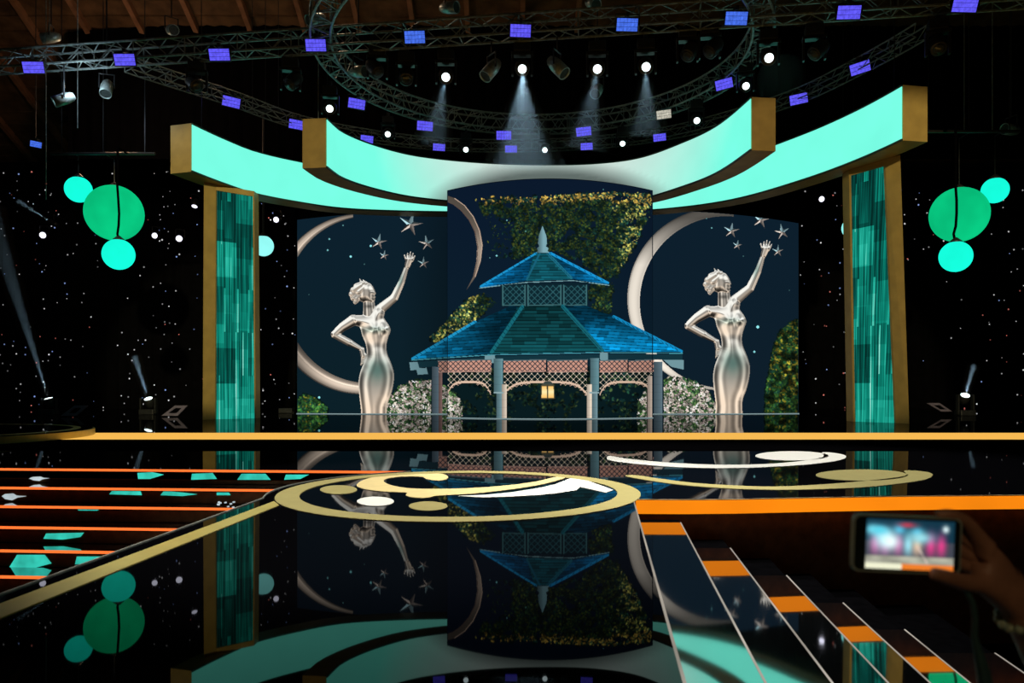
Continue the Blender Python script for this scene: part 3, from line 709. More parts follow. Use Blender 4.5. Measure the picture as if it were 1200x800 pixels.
# upper roof faces
poly(gz, pq((680, 228), (735, 228), (815, 322), (650, 328)), shade((17, 88, 102), 3.3, 10, 0, 1))
poly(gz, pq((680, 228), (650, 328), (485, 352)), lambda x, y: shade((8, 112, 170), 3.3, 10, -.05, 2)(x, y) * (1.15 - .6 * np.clip((x - 566) / 60, 0, 1))[..., None])
poly(gz, pq((735, 228), (815, 322), (942, 342)), lambda x, y: shade((8, 108, 162), 3.3, 10, .05, 3)(x, y) * (.6 + .5 * np.clip((x - 650) / 60, 0, 1))[..., None])
stroke(gz, q5(684, 230), q5(489, 346), 2.6, (28, 148, 205)); stroke(gz, q5(735, 229), q5(938, 334), 3.2, (26, 150, 214))
stroke(gz, q5(697, 232), q5(652, 322), 2.2, (24, 96, 120)); stroke(gz, q5(726, 232), q5(808, 316), 3.0, (30, 110, 132))
for k in range(10):
    t = k / 10
    for a, b in ((q5(684, 230), q5(489, 346)), (q5(735, 229), q5(938, 334)), (q5(726, 232), q5(808, 316))):
        x = a[0] + (b[0] - a[0]) * t; y = a[1] + (b[1] - a[1]) * t; stroke(gz, (x - .8, y - .8), (x + .8, y + 1.2), .7, (10, 60, 90))
for a, b in (((485, 353), (650, 332)), ((650, 332), (815, 326)), ((815, 326), (942, 343))): stroke(gz, q5(*a), q5(*b), 1.3, (120, 165, 172))
# neck with lattice
def lattice(L, pts, p, wd, col, back=None, th=1.0):
    w, m = inpoly(pts)
    if back is not None: put(L, w, m, back)
    x, y = GX[w], GY[w]
    l = (np.abs(((x * th + y) % p) - p / 2) < wd) | (np.abs(((x * th - y) % p) - p / 2) < wd)
    put(L, w, m & l, col)
poly(gz, pq((560, 342), (648, 334), (868, 332), (868, 416), (560, 418)), (12, 34, 44))
for a, b in ((568, 646), (656, 772), (782, 862)):
    lattice(gz, pq((a, 344), (b, 342), (b, 410), (a, 414)), 7.2, .55, (44, 92, 100), (14, 40, 48))
    for e in ((a, a), (b, b)): stroke(gz, q5(e[0], 342), q5(e[0], 414), 1.2, (62, 108, 112))
    stroke(gz, q5(a, 413), q5(b, 411), 1.2, (62, 104, 108))
# lower roof
poly(gz, pq((590, 416), (862, 414), (960, 452), (1200, 578), (925, 576), (525, 584), (247, 604), (470, 470)), (14, 70, 82))
poly(gz, pq((620, 416), (775, 413), (925, 575), (525, 583)), lambda x, y: shade((15, 70, 76), 4.0, 14, 0, 5)(x, y) * (.75 + .4 * np.clip((y - 360) / 50, 0, 1))[..., None])
poly(gz, pq((590, 416), (622, 416), (525, 583), (247, 603), (470, 470)), lambda x, y: shade((10, 112, 158), 3.6, 12, -.06, 6)(x, y) * (1.2 - .8 * np.clip((x - 495) / 85, 0, 1))[..., None])
poly(gz, pq((775, 413), (862, 414), (960, 452), (1200, 577), (925, 575)), lambda x, y: shade((8, 112, 160), 3.6, 12, .06, 7)(x, y) * (.42 + .95 * np.clip((y - 368) / 34, 0, 1) * np.clip((x - 668) / 24, 0, 1))[..., None])
for a, b, wd, c in (((470, 470), (250, 600), 3.4, (30, 150, 200)), ((958, 452), (1196, 574), 3.6, (20, 140, 196)), ((636, 418), (528, 578), 4.2, (22, 104, 116)), ((778, 416), (918, 572), 4.2, (22, 100, 112))):
    stroke(gz, q5(*a), q5(*b), wd, c)
    for k in range(14):
        t = k / 14; x = a[0] + (b[0] - a[0]) * t; y = a[1] + (b[1] - a[1]) * t; stroke(gz, q5(x - 5, y - 3), q5(x + 4, y + 7), .6, (8, 52, 74))
for a, b in (((247, 606), (525, 587)), ((525, 587), (925, 579)), ((925, 579), (1200, 581))): stroke(gz, q5(*a), q5(*b), 1.4, (70, 150, 165))
# fascia, hip ends
poly(gz, pq((240, 612), (525, 592), (925, 584), (1200, 584), (1200, 604), (925, 604), (560, 608), (262, 634)), (20, 52, 62))
for pts in (((238, 612), (268, 612), (276, 640), (242, 642)), ((262, 634), (300, 632), (306, 655), (268, 658)), ((503, 590), (540, 588), (542, 616), (506, 618)), ((908, 578), (938, 578), (938, 606), (910, 606)), ((1130, 604), (1205, 604), (1205, 640), (1160, 630))):
    poly(gz, pq(*pts), (112, 150, 158))
# lattice friezes and arched brackets
lambda_back = (206, 152, 132); PK, CR = (206, 160, 142), (216, 200, 178)
for a, b in ((340, 528), (570, 720), (724, 866), (908, 1006), (1010, 1100)):
    lattice(gz, pq((a, 608), (b, 606), (b, 644), (a, 648)), 6.0, .85, (74, 66, 70), lambda_back)
    stroke(gz, q5(a, 648), q5(b, 645), 1.4, (176, 140, 128)); stroke(gz, q5(a, 608), q5(b, 604), 1.2, (90, 110, 116))
for a, b, k in ((372, 526, 1), (570, 864, 1), (908, 1094, 1)):
    w, m = inpoly(pq((a, 650), (b, 648), (b, 730), (a, 730))); x, y = GX[w], GY[w]
    xm, hw = 400 + (a + b) / 6, (b - a) / 6; arch = 220 + 683 / 3 + ((np.abs(x - xm) / hw) ** 5) * 15
    p = 7.0; l = (np.abs(((x + y) % p) - p / 2) < .75) | (np.abs(((x - y) % p) - p / 2) < .75)
    put(gz, w, m & (y < arch) & l, CR); put(gz, w, m & (np.abs(y - arch) < 1.5), (222, 190, 166))
    put(gz, w, m & (np.abs(y - arch - 3.4 + 2.2 * np.abs(np.sin(x * .55))) < .8) & (np.abs(x - xm) > hw * .35), (206, 176, 156))
# posts
for x0, x1, y0, y1, c in ((318, 342, 628, 818, (92, 112, 124)), (536, 568, 600, 722, (96, 134, 142)), (544, 564, 722, 818, (100, 132, 140)), (564, 582, 690, 818, (212, 196, 178)),
                          (874, 906, 598, 716, (96, 134, 142)), (880, 902, 716, 818, (108, 138, 146)), (862, 880, 690, 818, (222, 206, 186)), (1076, 1096, 660, 818, (206, 186, 170)), (1098, 1130, 610, 818, (86, 106, 116)), (342, 356, 650, 818, (150, 118, 112))):
    poly(gz, pq((x0, y0), (x1, y0), (x1, y1), (x0, y1)), lambda x, y: np.array(c, float)[None, None] * (.72 + .4 * ((x - (400 + x0 / 3)) / ((x1 - x0) / 3)))[..., None] * (.9 + .1 * ((y % 9) > .6))[..., None])
for x in (536, 874): stroke(gz, q5(x + 1, 720), q5(x + 31, 720), 2, (140, 168, 172))
# lantern
poly(gz, pq((704, 690), (748, 690), (752, 742), (700, 742)), (86, 80, 58))
for a, b in ((705, 722), (728, 746)):
    poly(gz, pq((a, 698), (b, 698), (b + 1, 738), (a - 1, 738)), lambda x, y: np.stack([255 + 0 * x, 238 - 6 * np.abs(y - 459), 176 - 10 * np.abs(y - 459)], -1).clip(0, 255))
poly(gz, pq((716, 680), (736, 680), (748, 692), (704, 692)), (60, 70, 66)); stroke(gz, q5(726, 655), q5(726, 682), .8, (40, 50, 50))
for x in (702, 725, 749): stroke(gz, q5(x, 694), q5(x, 742), .9, (60, 58, 44))
stroke(gz, q5(702, 717), q5(750, 717), .5, (110, 98, 66))

# -- hydrangea bushes
bushes = []
def inell(x, y, c, r): return ((x - c[0]) / r[0]) ** 2 + ((y - c[1]) / r[1]) ** 2 < 1 + .15 * (vnoise(x / 3, y / 3) - .5)
for k, B in enumerate((((496, 487), (46, 42)), ((793, 487), (47, 45)))):
    bush = layer(); bx = (B[0][0] - 52, 440, B[0][0] + 52, 492); wh_ = lambda x, y: inell(x, y, *B) and not 565 < x < 720
    leaves(bush, wh_, 4200, lambda x, y, r: (22, 38, 32), (1.6, 3), bx, 20 + k)
    leaves(bush, wh_, 4600, lambda x, y, r: [(62, 96, 54), (38, 66, 44), (84, 116, 66), (30, 54, 42)][int(r.random() * 4)], (.9, 1.9), bx, 30 + k, lambda x, y: .65 + .8 * vnoise(x / 4, y / 4))
    rr = np.random.default_rng(60 + k)
    for _ in range(620):                          # flower heads, each a knot of petals
        x, y = rr.uniform(bx[0], bx[2]), rr.uniform(bx[1], bx[3])
        if not wh_(x, y): continue
        base = np.array([(226, 212, 200), (206, 184, 178), (240, 232, 222), (196, 190, 170)][int(rr.random() * 4)]) * (.62 + .75 * vnoise(x / 6, y / 6))
        for _p in range(5):
            px_, py_ = x + rr.normal(0, .9), y + rr.normal(0, .8); stroke(bush, (px_, py_), (px_ + .3, py_), rr.uniform(.9, 1.5), tuple(np.clip(base * rr.uniform(.6, 1.15), 0, 255)))
    for x0, x1 in ((318, 342), (1098, 1130), (1076, 1096)): bush['a'][win(400 + x0 / 3, 430, 400 + x1 / 3, 494)] = False   # posts stand in front
    bushes.append(bush)

# -- faceted stars
def star5(L, c, r, rot=0.0, sq=1.0):
    ang = [math.radians(-90 + rot + 36 * k) for k in range(10)]
    pts = [(c[0] + (r if k % 2 == 0 else r * .30) * math.cos(a) * sq, c[1] + (r if k % 2 == 0 else r * .30) * math.sin(a)) for k, a in enumerate(ang)]
    for k in range(10):
        a = ang[k] + math.radians(18); v = .62 + .38 * math.cos(a - math.radians(160 if k % 2 else -20)) 
        v *= (1.0 if k % 2 else .62); tint = (1, .93, .88) if math.sin(a) > 0 else (.80, .98, 1.02)
        poly(L, [c, pts[k], pts[(k + 1) % 10]], tuple(min(255, 262 * v * t) for t in tint))
stL, stR = [], []
for c, r, rot in (((481, 262.5), 16, 14), ((443.5, 283), 11, 12), ((450, 299), 7.5, 10), ((500, 284.5), 11, -8), ((496, 308), 8.5, 4)): (stL.append(layer()), star5(stL[-1], c, r, rot))
for c, r, rot in (((857, 270), 11, 8), ((864, 287), 7.5, 10), ((891.5, 257), 12.5, 12), ((916.5, 271.5), 11, -10), ((911.5, 294), 8.5, 4)): (stR.append(layer()), star5(stR[-1], c, r, rot))
twk = layer()
for x, y, r, c in [(434.5, 288, 1.6, 1), (411, 300.5, 1.7, 1), (427, 309.5, 1.0, .5), (374, 465.5, 1.6, 1), (386, 280, 1.3, .8), (384, 293, 1.3, .8), (402, 264, 1.1, .6), (456, 431, 0, 1),
                   (834, 267, 1.1, .7), (888, 383, 2.0, 1), (884, 412, 1.6, .9), (828, 256, .9, .6), (582, 299.5, 1.4, .9), (574, 302, 1, .6), (616, 271, 1, .7), (594, 258, 1.2, .7), (707, 222, .8, .6), (532, 372, .9, .6), (871, 300, .8, .5), (925, 340, .8, .4), (362, 345, .8, .4)]:
    if r:
        stroke(twk, (x, y), (x + .01, y), r * 2, tuple(v * c for v in (150, 240, 245)))

# -- the silver figure: a height field from capsules and a body outline, then shaded like polished metal
def figure(T):
    L = layer(); sc = T(1, 0)[0] - T(0, 0)[0]
    pts0 = [T(60, 60), T(460, 800)]; w = win(pts0[0][0] - 4, pts0[0][1] - 4, pts0[1][0] + 4, 491.5); x, y = GX[w], GY[w]; Hh = np.full(x.shape, -1.0)
    def cap(p, q, r1, r2, lift=0.0):
        nonlocal Hh
        (xa, ya), (xb, yb) = T(*p), T(*q); r1, r2 = r1 * sc, r2 * sc
        t = np.clip(((x - xa) * (xb - xa) + (y - ya) * (yb - ya)) / ((xb - xa) ** 2 + (yb - ya) ** 2 + 1e-9), 0, 1)
        d2 = (x - xa - t * (xb - xa)) ** 2 + (y - ya - t * (yb - ya)) ** 2; r = r1 + (r2 - r1) * t
        h = np.sqrt(np.maximum(r * r - d2, 0)) + lift * sc; Hh = np.where(d2 < r * r, np.maximum(Hh, h), Hh)
    def body(pts, wd, top):
        nonlocal Hh
        P_ = [T(*p) for p in pts]; _, m = inpoly(P_, w); d = np.full(x.shape, 1e9)
        for (xa, ya), (xb, yb) in zip(P_, P_[1:] + P_[:1]):
            t = np.clip(((x - xa) * (xb - xa) + (y - ya) * (yb - ya)) / ((xb - xa) ** 2 + (yb - ya) ** 2 + 1e-9), 0, 1)
            d = np.minimum(d, np.hypot(x - xa - t * (xb - xa), y - ya - t * (yb - ya)))
        u = np.clip(d / (wd * sc), 0, 1); h = top * sc * np.sqrt(1 - (1 - u) ** 2); Hh = np.where(m, np.maximum(Hh, h), Hh)
    sm = lambda pts: [tuple(v[:2]) for v in smooth_poly([(a, b, 0) for a, b in pts], 5)]
    body(sm([(168,342),(205,338),(240,326),(268,304),(296,302),(308,330),(306,352),(328,385),(335,408),(324,440),(316,475),(320,510),(338,555),(350,600),(347,650),(335,700),(318,750),(308,850),(205,850),(202,770),(194,700),(190,645),(196,600),(210,560),(226,515),(222,470),(206,430),(196,395),(172,385),(160,365)]), 66, 46)
    m0 = Hh >= 0; cx, cy = (x - T(0, 0)[0]) / sc, (y - T(0, 0)[1]) / sc
    bump = lambda a, b, rx, ry, h: h * sc * np.exp(-((cx - a) / rx) ** 2 - ((cy - b) / ry) ** 2)
    Hh = np.where(m0, Hh + bump(264,398,22,20,13) + bump(310,398,18,19,12) - bump(288,402,7,26,5) - bump(268,470,60,26,5) + bump(272,560,52,50,4), Hh)
    cap((236,268),(241,338),25,31)                                                     # neck
    cap((282,318),(350,262),24,19); cap((350,262),(384,190),19,15); cap((384,190),(408,118),15,10)   # raised arm
    cap((408,120),(418,92),13,16); cap((406,102),(396,72),5.4,3.8)                       # palm and thumb
    for dx, tip in ((0,(410,64)),(8,(423,58)),(15,(435,63)),(20,(443,75))): cap((410 + dx, 98),tip,5.8,3.4)
    cap((168,362),(120,392),26,21); cap((120,392),(84,424),21,17); cap((84,426),(150,462),17,17); cap((150,462),(206,492),16,10)
    cap((206,492),(212,520),12,13)
    for k in range(4): cap((206 + 5 * k, 515),(202 + 5 * k, 562 - 6 * k),5.2,3.6,4)
    body(sm([(190,214),(214,194),(240,196),(256,212),(264,228),(270,244),(265,250),(268,259),(264,264),(266,271),(258,286),(240,290),(222,284),(204,280),(186,262)]), 36, 36)   # head, face to the right
    for k, (ax, ay, bx, by, r) in enumerate([(168,262,186,240,15),(160,246,190,222,14),(166,228,200,206,14),(180,210,214,194,13),(178,268,196,254,13),(190,236,216,214,13),(196,212,226,197,11),(184,256,200,244,11),(176,282,190,272,10)]):
        cap((ax, ay), (bx, by), r, r * .75, 20 + (k % 3) * 2)                             # swept curls
    cap((205,198),(196,178),7,3,10); cap((222,196),(212,182),6,3,10)
    m = Hh >= 0
    hs = Hh.copy(); hs[~m] = 0
    for _ in range(6):
        hs = (np.roll(hs, 1, 0) + np.roll(hs, -1, 0) + np.roll(hs, 1, 1) + np.roll(hs, -1, 1) + 2 * hs) / 6
    gy, gx = np.gradient(hs, 1 / S); nzv = 1 / np.sqrt(1 + gx ** 2 + gy ** 2); nx, ny = -gx * nzv, -gy * nzv
    rx, up, rz = 2 * nzv * nx, -2 * nzv * ny, 2 * nzv ** 2 - 1
    sst = lambda a, b, t: (lambda u: u * u * (3 - 2 * u))(np.clip((t - a) / (b - a), 0, 1))
    v = .20 + .50 * np.clip(rz, 0, 1) ** 1.2 + .62 * sst(.12, .6, up) + .30 * np.exp(-((up + .5) / .28) ** 2) + .50 * np.exp(-((rx + .72) / .22) ** 2) + .42 * np.exp(-((rx - .86) / .16) ** 2) - .14 * np.exp(-((rx - .50) / .2) ** 2) - .10 * np.exp(-((rx + .38) / .2) ** 2)
    v += .40 * np.exp(-((nzv - .30) / .12) ** 2)
    v *= 1.0
    low = np.clip((cy - 650) / 110, 0, 1); v *= 1 + .30 * low
    v = np.clip(v, .07, 1.08)
    warm = np.clip(.5 - up * .9 + .5 * low, 0, 1)[..., None]
    c = v[..., None] * (np.array([232, 230, 222]) * (1 - warm) + np.array([236, 214, 190]) * warm)
    tp = .75 * np.exp(-((cx - 275) / 46) ** 2 - ((cy - 585) / 52) ** 2) + .45 * np.exp(-((cx - 262) / 56) ** 2 - ((cy - 405) / 14) ** 2) + .5 * np.exp(-((cx - 380) / 18) ** 2 - ((cy - 190) / 46) ** 2) * (nx < .1)
    tp = np.clip(tp, 0, .8)[..., None]; c = c * (1 - tp) + np.array([64, 104, 98]) * (.45 + .75 * v[..., None]) * tp
    dk = np.zeros(x.shape)
    for px_, py_, rx_, ry_, a in ((250,238,6,3,.65),(260,268,5,2.2,.55),(246,229,9,2.2,.4),(238,250,4,9,.15),(236,300,20,8,.45),(268,352,5,16,.22),(220,262,4,9,.4),(206,448,10,30,.25)):
        dk = np.maximum(dk, a * np.exp(-((cx - px_) / rx_) ** 2 - ((cy - py_) / ry_) ** 2))
    nl = np.zeros(x.shape)
    for pa, pb in (((182,392),(214,398)),((214,398),(250,412)),((250,412),(284,398)),((284,398),(300,404)),((300,404),(330,388))):
        t = np.clip(((cx - pa[0]) * (pb[0] - pa[0]) + (cy - pa[1]) * (pb[1] - pa[1])) / ((pb[0] - pa[0]) ** 2 + (pb[1] - pa[1]) ** 2), 0, 1)
        nl = np.maximum(nl, np.exp(-(((cx - pa[0] - t * (pb[0] - pa[0])) ** 2 + (cy - pa[1] - t * (pb[1] - pa[1])) ** 2) / 9)))
    c *= (1 - dk)[..., None]; c = c * (1 + .25 * nl[..., None]) + 18 * nl[..., None]
    put(L, w, m, np.clip(c, 0, 255)); return L
TL = lambda a, b: (370 + a / 3.807, 280 + b / 3.807)
TR = lambda a, b: (842.3 + (a / 3.807 - 56.5) * 1.035, 330.0 + (b / 3.807 - 61.7) * 1.035)
figL, figR = figure(TL), figure(TR)

# ------------------------------------------------------------------ LED screens carrying those layers
M_pic = picture_mat('led_picture', 1.0); M_panel = mat('led_panel_body', (0.006, 0.007, 0.01), 0.7, spec=0.1)
M_wline = glow('white_foot_line', rgb(150, 175, 178), 1.0)
def sky_col(px, py, c0, c1, edge):
    t = (py - 215) / 270; c = mixc(c0, c1, t); return tuple(v * edge(px) for v in c)
def screen(xa, xb, dfun, topf, label, layers, c0, c1, edge, fx0, fx1):
    xm = (xa + xb) / 2; root = empty('led_screen', (P(xm, 0, dfun(xm)).x, dfun(xm), 0), label, 'screen')
    n = 40; xs = np.linspace(xa, xb, n + 1); fr, bk = [], []
    for x in xs:
        d = dfun(x); t = P(x, topf(x), d); fr.append((Vector((t.x, d, 0.0)), Vector((t.x, d, t.z)))); bk.append((Vector((t.x * (d + .25) / d, d + .25, 0)), Vector((t.x * (d + .25) / d, d + .25, t.z))))
    vs = []; fs = []
    for i in range(n + 1): vs += [fr[i][0], fr[i][1], bk[i][1], bk[i][0]]
    for i in range(n): fs += [(i*4 + j, i*4 + 4 + j, i*4 + 4 + (j+1) % 4, i*4 + (j+1) % 4) for j in range(4)]
    fs += [(0, 1, 2, 3), (n*4 + 3, n*4 + 2, n*4 + 1, n*4)]
    MB().add(vs, fs).build('panel', M_panel, root)
    off = np.array(world_loc(root))
    def emit(name, Vw, Fq, Cc, lab=None):
        me = bpy.data.meshes.new(name)
        me.vertices.add(len(Vw)); me.vertices.foreach_set('co', (Vw - off).astype(np.float32).ravel())
        me.loops.add(len(Fq) * 4); me.loops.foreach_set('vertex_index', Fq.astype(np.int32).ravel())
        me.polygons.add(len(Fq)); me.polygons.foreach_set('loop_start', (np.arange(len(Fq)) * 4).astype(np.int32))
        me.polygons.foreach_set('loop_total', np.full(len(Fq), 4, np.int32)); me.update(calc_edges=True); me.validate()
        at = me.attributes.new('picture', 'FLOAT_COLOR', 'POINT')
        at.data.foreach_set('color', np.concatenate([lin(np.clip(Cc, 0, 1)), np.ones((len(Cc), 1))], 1).astype(np.float32).ravel())
        me.materials.append(M_pic); o = bpy.data.objects.new(name, me); COL.objects.link(o); o.parent = root
        if lab: o['label'] = lab
        if name in ('leaf_picture', 'shrub_picture', 'hedge_picture', 'planting_picture', 'twinkle_picture', 'bush_picture'): o['kind'] = 'stuff'
        return o
    # background
    gx, gy = np.linspace(xa + .3, xb - .3, 61), np.linspace(0, 1, 61); V, Cc = [], []
    for v_ in gy:
        for x in gx:
            d = dfun(x) - .01; zt = P(x, topf(x) + .6, d).z; z = zt * (1 - v_) + .03 * v_; V.append(((x - 600) * d / F, d, z)); Cc.append([c * 1.0 for c in sky_col(x, topf(x) + (487 - topf(x)) * v_, c0, c1, edge)])
    q = np.array([[j * 61 + i, (j + 1) * 61 + i, (j + 1) * 61 + i + 1, j * 61 + i + 1] for j in range(60) for i in range(60)])
    emit('picture_sky', np.array(V), q, np.array(Cc) / 255.0)
    vis = (GX > fx0) & (GX < fx1)
    top_row = np.array([topf(x) for x in PX])
    vis &= GY > top_row[None, :] + .6
    dd = np.array([dfun(x) for x in PX]); ec = np.array([edge(x) for x in PX])
    zrow = CZ + (HOR - GY) * dd[None, :] / F; vis &= zrow > 0.02
    for k, (name, L, lab) in enumerate(layers):
        m = L['a'] & vis
        f = m[:-1, :-1] & m[1:, :-1] & m[1:, 1:] & m[:-1, 1:]
        if not f.any(): continue
        idx = np.full(m.shape, -1); used = np.zeros(m.shape, bool)
        for a, b in ((0, 0), (1, 0), (1, 1), (0, 1)): used[a:m.shape[0] - 1 + a, b:m.shape[1] - 1 + b] |= f
        idx[used] = np.arange(used.sum()); jj, ii = np.nonzero(f)
        Fq = np.stack([idx[jj, ii], idx[jj + 1, ii], idx[jj + 1, ii + 1], idx[jj, ii + 1]], 1)
        J, I = np.nonzero(used); d = dd[I] - .014 - .004 * k
        sc_ = d / F; Vw = np.stack([(PX[I] - 600) * sc_, d, CZ + (HOR - PY[J]) * sc_], 1)
        emit(name, Vw, Fq, L['c'][J, I] * ec[I][:, None], lab)
    mb = MB(); mb.tube([(p[0].x, p[0].y - .04, .014) for p in fr], .013, 4).build('foot_line', M_wline, root)
    return root
q_ = lambda x, c, h: ((x - c) / h) ** 2
part_of = lambda L, m: dict(c=L['c'], a=L['a'] & m)
st_l = [('star_picture', L, None) for L in stL]; st_r = [('star_picture', L, None) for L in stR]
screen(348, 526, lambda x: 26.1 + .55 * q_(min(x, 524), 524, 176), lambda x: 246 + 11 * q_(min(x, 524), 524, 176), 'left LED screen showing a silver figure before a crescent moon',
       [('moon_picture', part_of(moonL, GY < 360), None), ('moon_picture', part_of(moonL, GY > 360), None), ('leaf_picture', vine, None), ('shrub_picture', shrub, None), ('bush_picture', bushes[0], None), ('gazebo_picture', gz, None)] + st_l + [('twinkle_picture', twk, None), ('figure_picture', figL, None)],
       (13, 32, 46), (12, 32, 40), lambda x: 1 - .25 * max(0, (x - 470) / 54), 348.4, 524.5)
screen(764, 936, lambda x: 26.1 + .6 * q_(max(x, 765), 765, 171), lambda x: 246 + 15 * q_(max(x, 765), 765, 171), 'right LED screen showing a silver figure below five stars and a hedge',
       [('moon_picture', part_of(moonR, GY < 390), None), ('moon_picture', part_of(moonR, GY > 390), None), ('hedge_picture', hedge, None), ('bush_picture', bushes[1], None), ('gazebo_picture', gz, None)] + st_r + [('twinkle_picture', twk, None), ('figure_picture', figR, None)],
       (13, 31, 45), (14, 30, 42), lambda x: 1.0, 765.2, 935.6)
screen(524, 765, lambda x: 21.9 + 1.0 * q_(x, 644.5, 120.5), lambda x: 209 + 14 * q_(x, 644.5, 120.5), 'tall curved centre LED screen showing a blue-roofed gazebo under leaves',
       [('moon_picture', moonC, 'thin dim crescent at the upper left'), ('moon_picture', moonR, 'bright white crescent at the right edge'), ('leaf_picture', vine, None), ('planting_picture', plants, None), ('bush_picture', bushes[0], None), ('bush_picture', bushes[1], None), ('gazebo_picture', gz, None), ('twinkle_picture', twk, None)],
       (11, 25, 44), (12, 34, 45), lambda x: .88 + .12 * min(1, (765 - x) / 60), 524.4, 764.6)

# ------------------------------------------------------------------ lighting trusses
def truss(name, path, size, label, rc_=.032, rl=.016, step=1):
    n = len(path); root = empty(name, tuple(path[n // 2]), label, 'truss'); h = size / 2
    nr = []
    for i in range(n):
        t = (path[min(i + 1, n - 1)] - path[max(i - 1, 0)]).normalized(); nr.append(Vector((-t.y, t.x, 0)).normalized())
    cor = [[path[i] + nr[i] * a * h + Vector((0, 0, b * h)) for i in range(n)] for a, b in ((-1, -1), (1, -1), (1, 1), (-1, 1))]
    for c in cor: MB().tube(c, rc_, 6).build('chord', M_truss, root)
    mb = MB()
    for i in range(n - 1):
        for f in range(4):
            a, b = cor[f], cor[(f + 1) % 4]
            if i % 2: a, b = b, a
            mb.tube([a[i], b[i + 1]], rl, 4, False)
            if i % 3 == 0: mb.tube([a[i], b[i]], rl, 4, False)
    mb.build('brace', M_truss, root)
    return root
ZM = 9.9
def main_y(px): return 74.5 - 0.0668 * px + 3.0 * math.sin((px - 100) / 330)
def main_pt(px):
    d = F * (ZM - CZ) / (HOR - main_y(px)); return Vector(((px - 600) * d / F, d, ZM))
a, b = main_pt(-120), main_pt(1320); nseg = 64
truss('lighting_truss', [a.lerp(b, i / nseg) for i in range(nseg + 1)], .46, 'long straight lighting truss across the top in front of the ring')
RC, RRad, ZR = Vector((.75, 20.3, 0)), 5.75, 10.05
truss('lighting_truss', [Vector((RC.x + RRad * math.cos(t), RC.y + RRad * math.sin(t), ZR)) for t in np.linspace(math.radians(-35), math.radians(215), 74)], .5, 'round lighting truss hanging above the stage')
arc_px = [(150, 62, 20.5), (271, 113, 22.9), (348, 140, 24.9), (430, 157, 26.3), (514, 167, 27.2), (599, 169, 27.4), (687, 165, 27.1), (773, 155, 26.2), (850, 138, 24.7), (936, 110, 22.7), (1008, 73, 20.6), (1080, 30, 18.6)]
xs_ = np.linspace(150, 1080, 60); dd_ = interp(xs_, [(p[0], p[2]) for p in arc_px])
ZA = 9.75
arc = [Vector(((x - 600) * d / F, d, ZA)) for x, d in zip(xs_, dd_)]
truss('lighting_truss', arc, .34, 'wide shallow arc of dark truss behind the round truss', .022, .012)
def on_ring(px):
    k = (px - 600) / F; A = 1 + k * k; B = -2 * (k * RC.x + RC.y); Cq = RC.x ** 2 + RC.y ** 2 - RRad ** 2
    D = max(0, B * B - 4 * A * Cq); return (-B + math.sqrt(D)) / (2 * A)
def on_arc(px): return float(np.interp(px, xs_, dd_))
def on_main(px): return main_pt(px).y

# ------------------------------------------------------------------ purple LED wash lights
def wash_proto():
    o = empty('wash_light', (0, 0, 0), 'x', 'stage light'); hw, hh = .33, .19
    MB().box((0, .06, 0), (2 * hw + .05, .10, 2 * hh + .05)).build('housing', M_body, o, bevel=.01)
    mb = MB()
    for i in range(6):
        for j in range(3):
            x, z = -hw + (i + .5) * hw / 3, -hh + (j + .5) * hh * 2 / 3; a, b = hw / 6 * .94, hh / 3 * .90
            mb.hexa([(x - a, -.012, z - b), (x + a, -.012, z - b), (x + a, -.012, z + b), (x - a, -.012, z + b)], [(x - a, .01, z - b), (x + a, .01, z - b), (x + a, .01, z + b), (x - a, .01, z + b)])
    mb.build('cell_panel', M_purple, o)
    MB().tube([(-hw - .05, .05, -.02), (-hw - .05, .12, hh + .12), (hw + .05, .12, hh + .12), (hw + .05, .05, -.02)], .018, 5).build('yoke', M_body, o)
    MB().box((0, .38, hh + .13), (.10, .62, .12)).build('clamp', M_body, o)
    return o
wproto = wash_proto(); wfirst = [True]
def wash(px, py, d, label, roll=0, w=1.0, material=None):
    d -= .16; w *= .76 if w > .9 else .98
    global wproto
    if wfirst[0]: o = wproto; wfirst[0] = False
    else: o = copy_tree(wproto)
    p = P(px, py, d); o.location = p; o.scale = (w, w, w)
    v = (Vector((0.4, 0, 1.0)) - p); v.normalize()
    yaw = math.atan2(v.x, -v.y) * .5; pit = math.asin(-v.z) * .75
    o.rotation_euler = (Matrix.Rotation(yaw, 3, 'Z') @ Matrix.Rotation(pit, 3, 'X') @ Matrix.Rotation(math.radians(roll), 3, 'Y')).to_euler()
    o['label'] = label; o['group'] = 'LED wash lights on the trusses'
    if material:
        for ch in o.children:
            if ch.name.startswith('cell_panel'):
                ch.data = ch.data.copy(); ch.data.materials[0] = material
    return o
row = [(39, 79, -6), (146, 70, -6), (257, 64, -5), (370, 53, -3), (486, 43.5, -3), (610, 36, 2), (735, 29, 3), (863, 21.5, 4), (995, 14.5, 4), (1131, 6, 8)]
for i, (x, y, r) in enumerate(row):
    wash(x, y, on_main(x) - .38, 'purple LED wash light, %s from the left in the top straight truss row' % ORD[i], r, 1.0, M_blue if i in (4, 6, 7) else None)
rr_ = [(418, 121.5, 8), (498, 147.5, 4), (590.5, 158.5, 0), (684, 154, -6), (848.5, 98.5, -12)]
for i, (x, y, r) in enumerate(rr_):
    wash(x, y, on_ring(x) - .36, 'purple LED wash light on the round truss, %s of five from the left' % ORD[i], r, .78 if i in (1, 2, 3) else .74)
ar_ = [(271, 119.5, 10), (348, 146, 8), (430, 163, 5), (514.5, 172.5, 3), (599, 174.5, 0), (687.5, 171.5, -2), (773, 161, -5), (936, 116, -9), (1008, 79.5, -14)]
for i, (x, y, r) in enumerate(ar_):
    wash(x, y, on_arc(x) - (.14 if i < 7 else .02), 'purple LED wash light on the wide rear arc, %s of nine from the left' % ORD[i], r, .66 if 2 <= i <= 6 else .78)
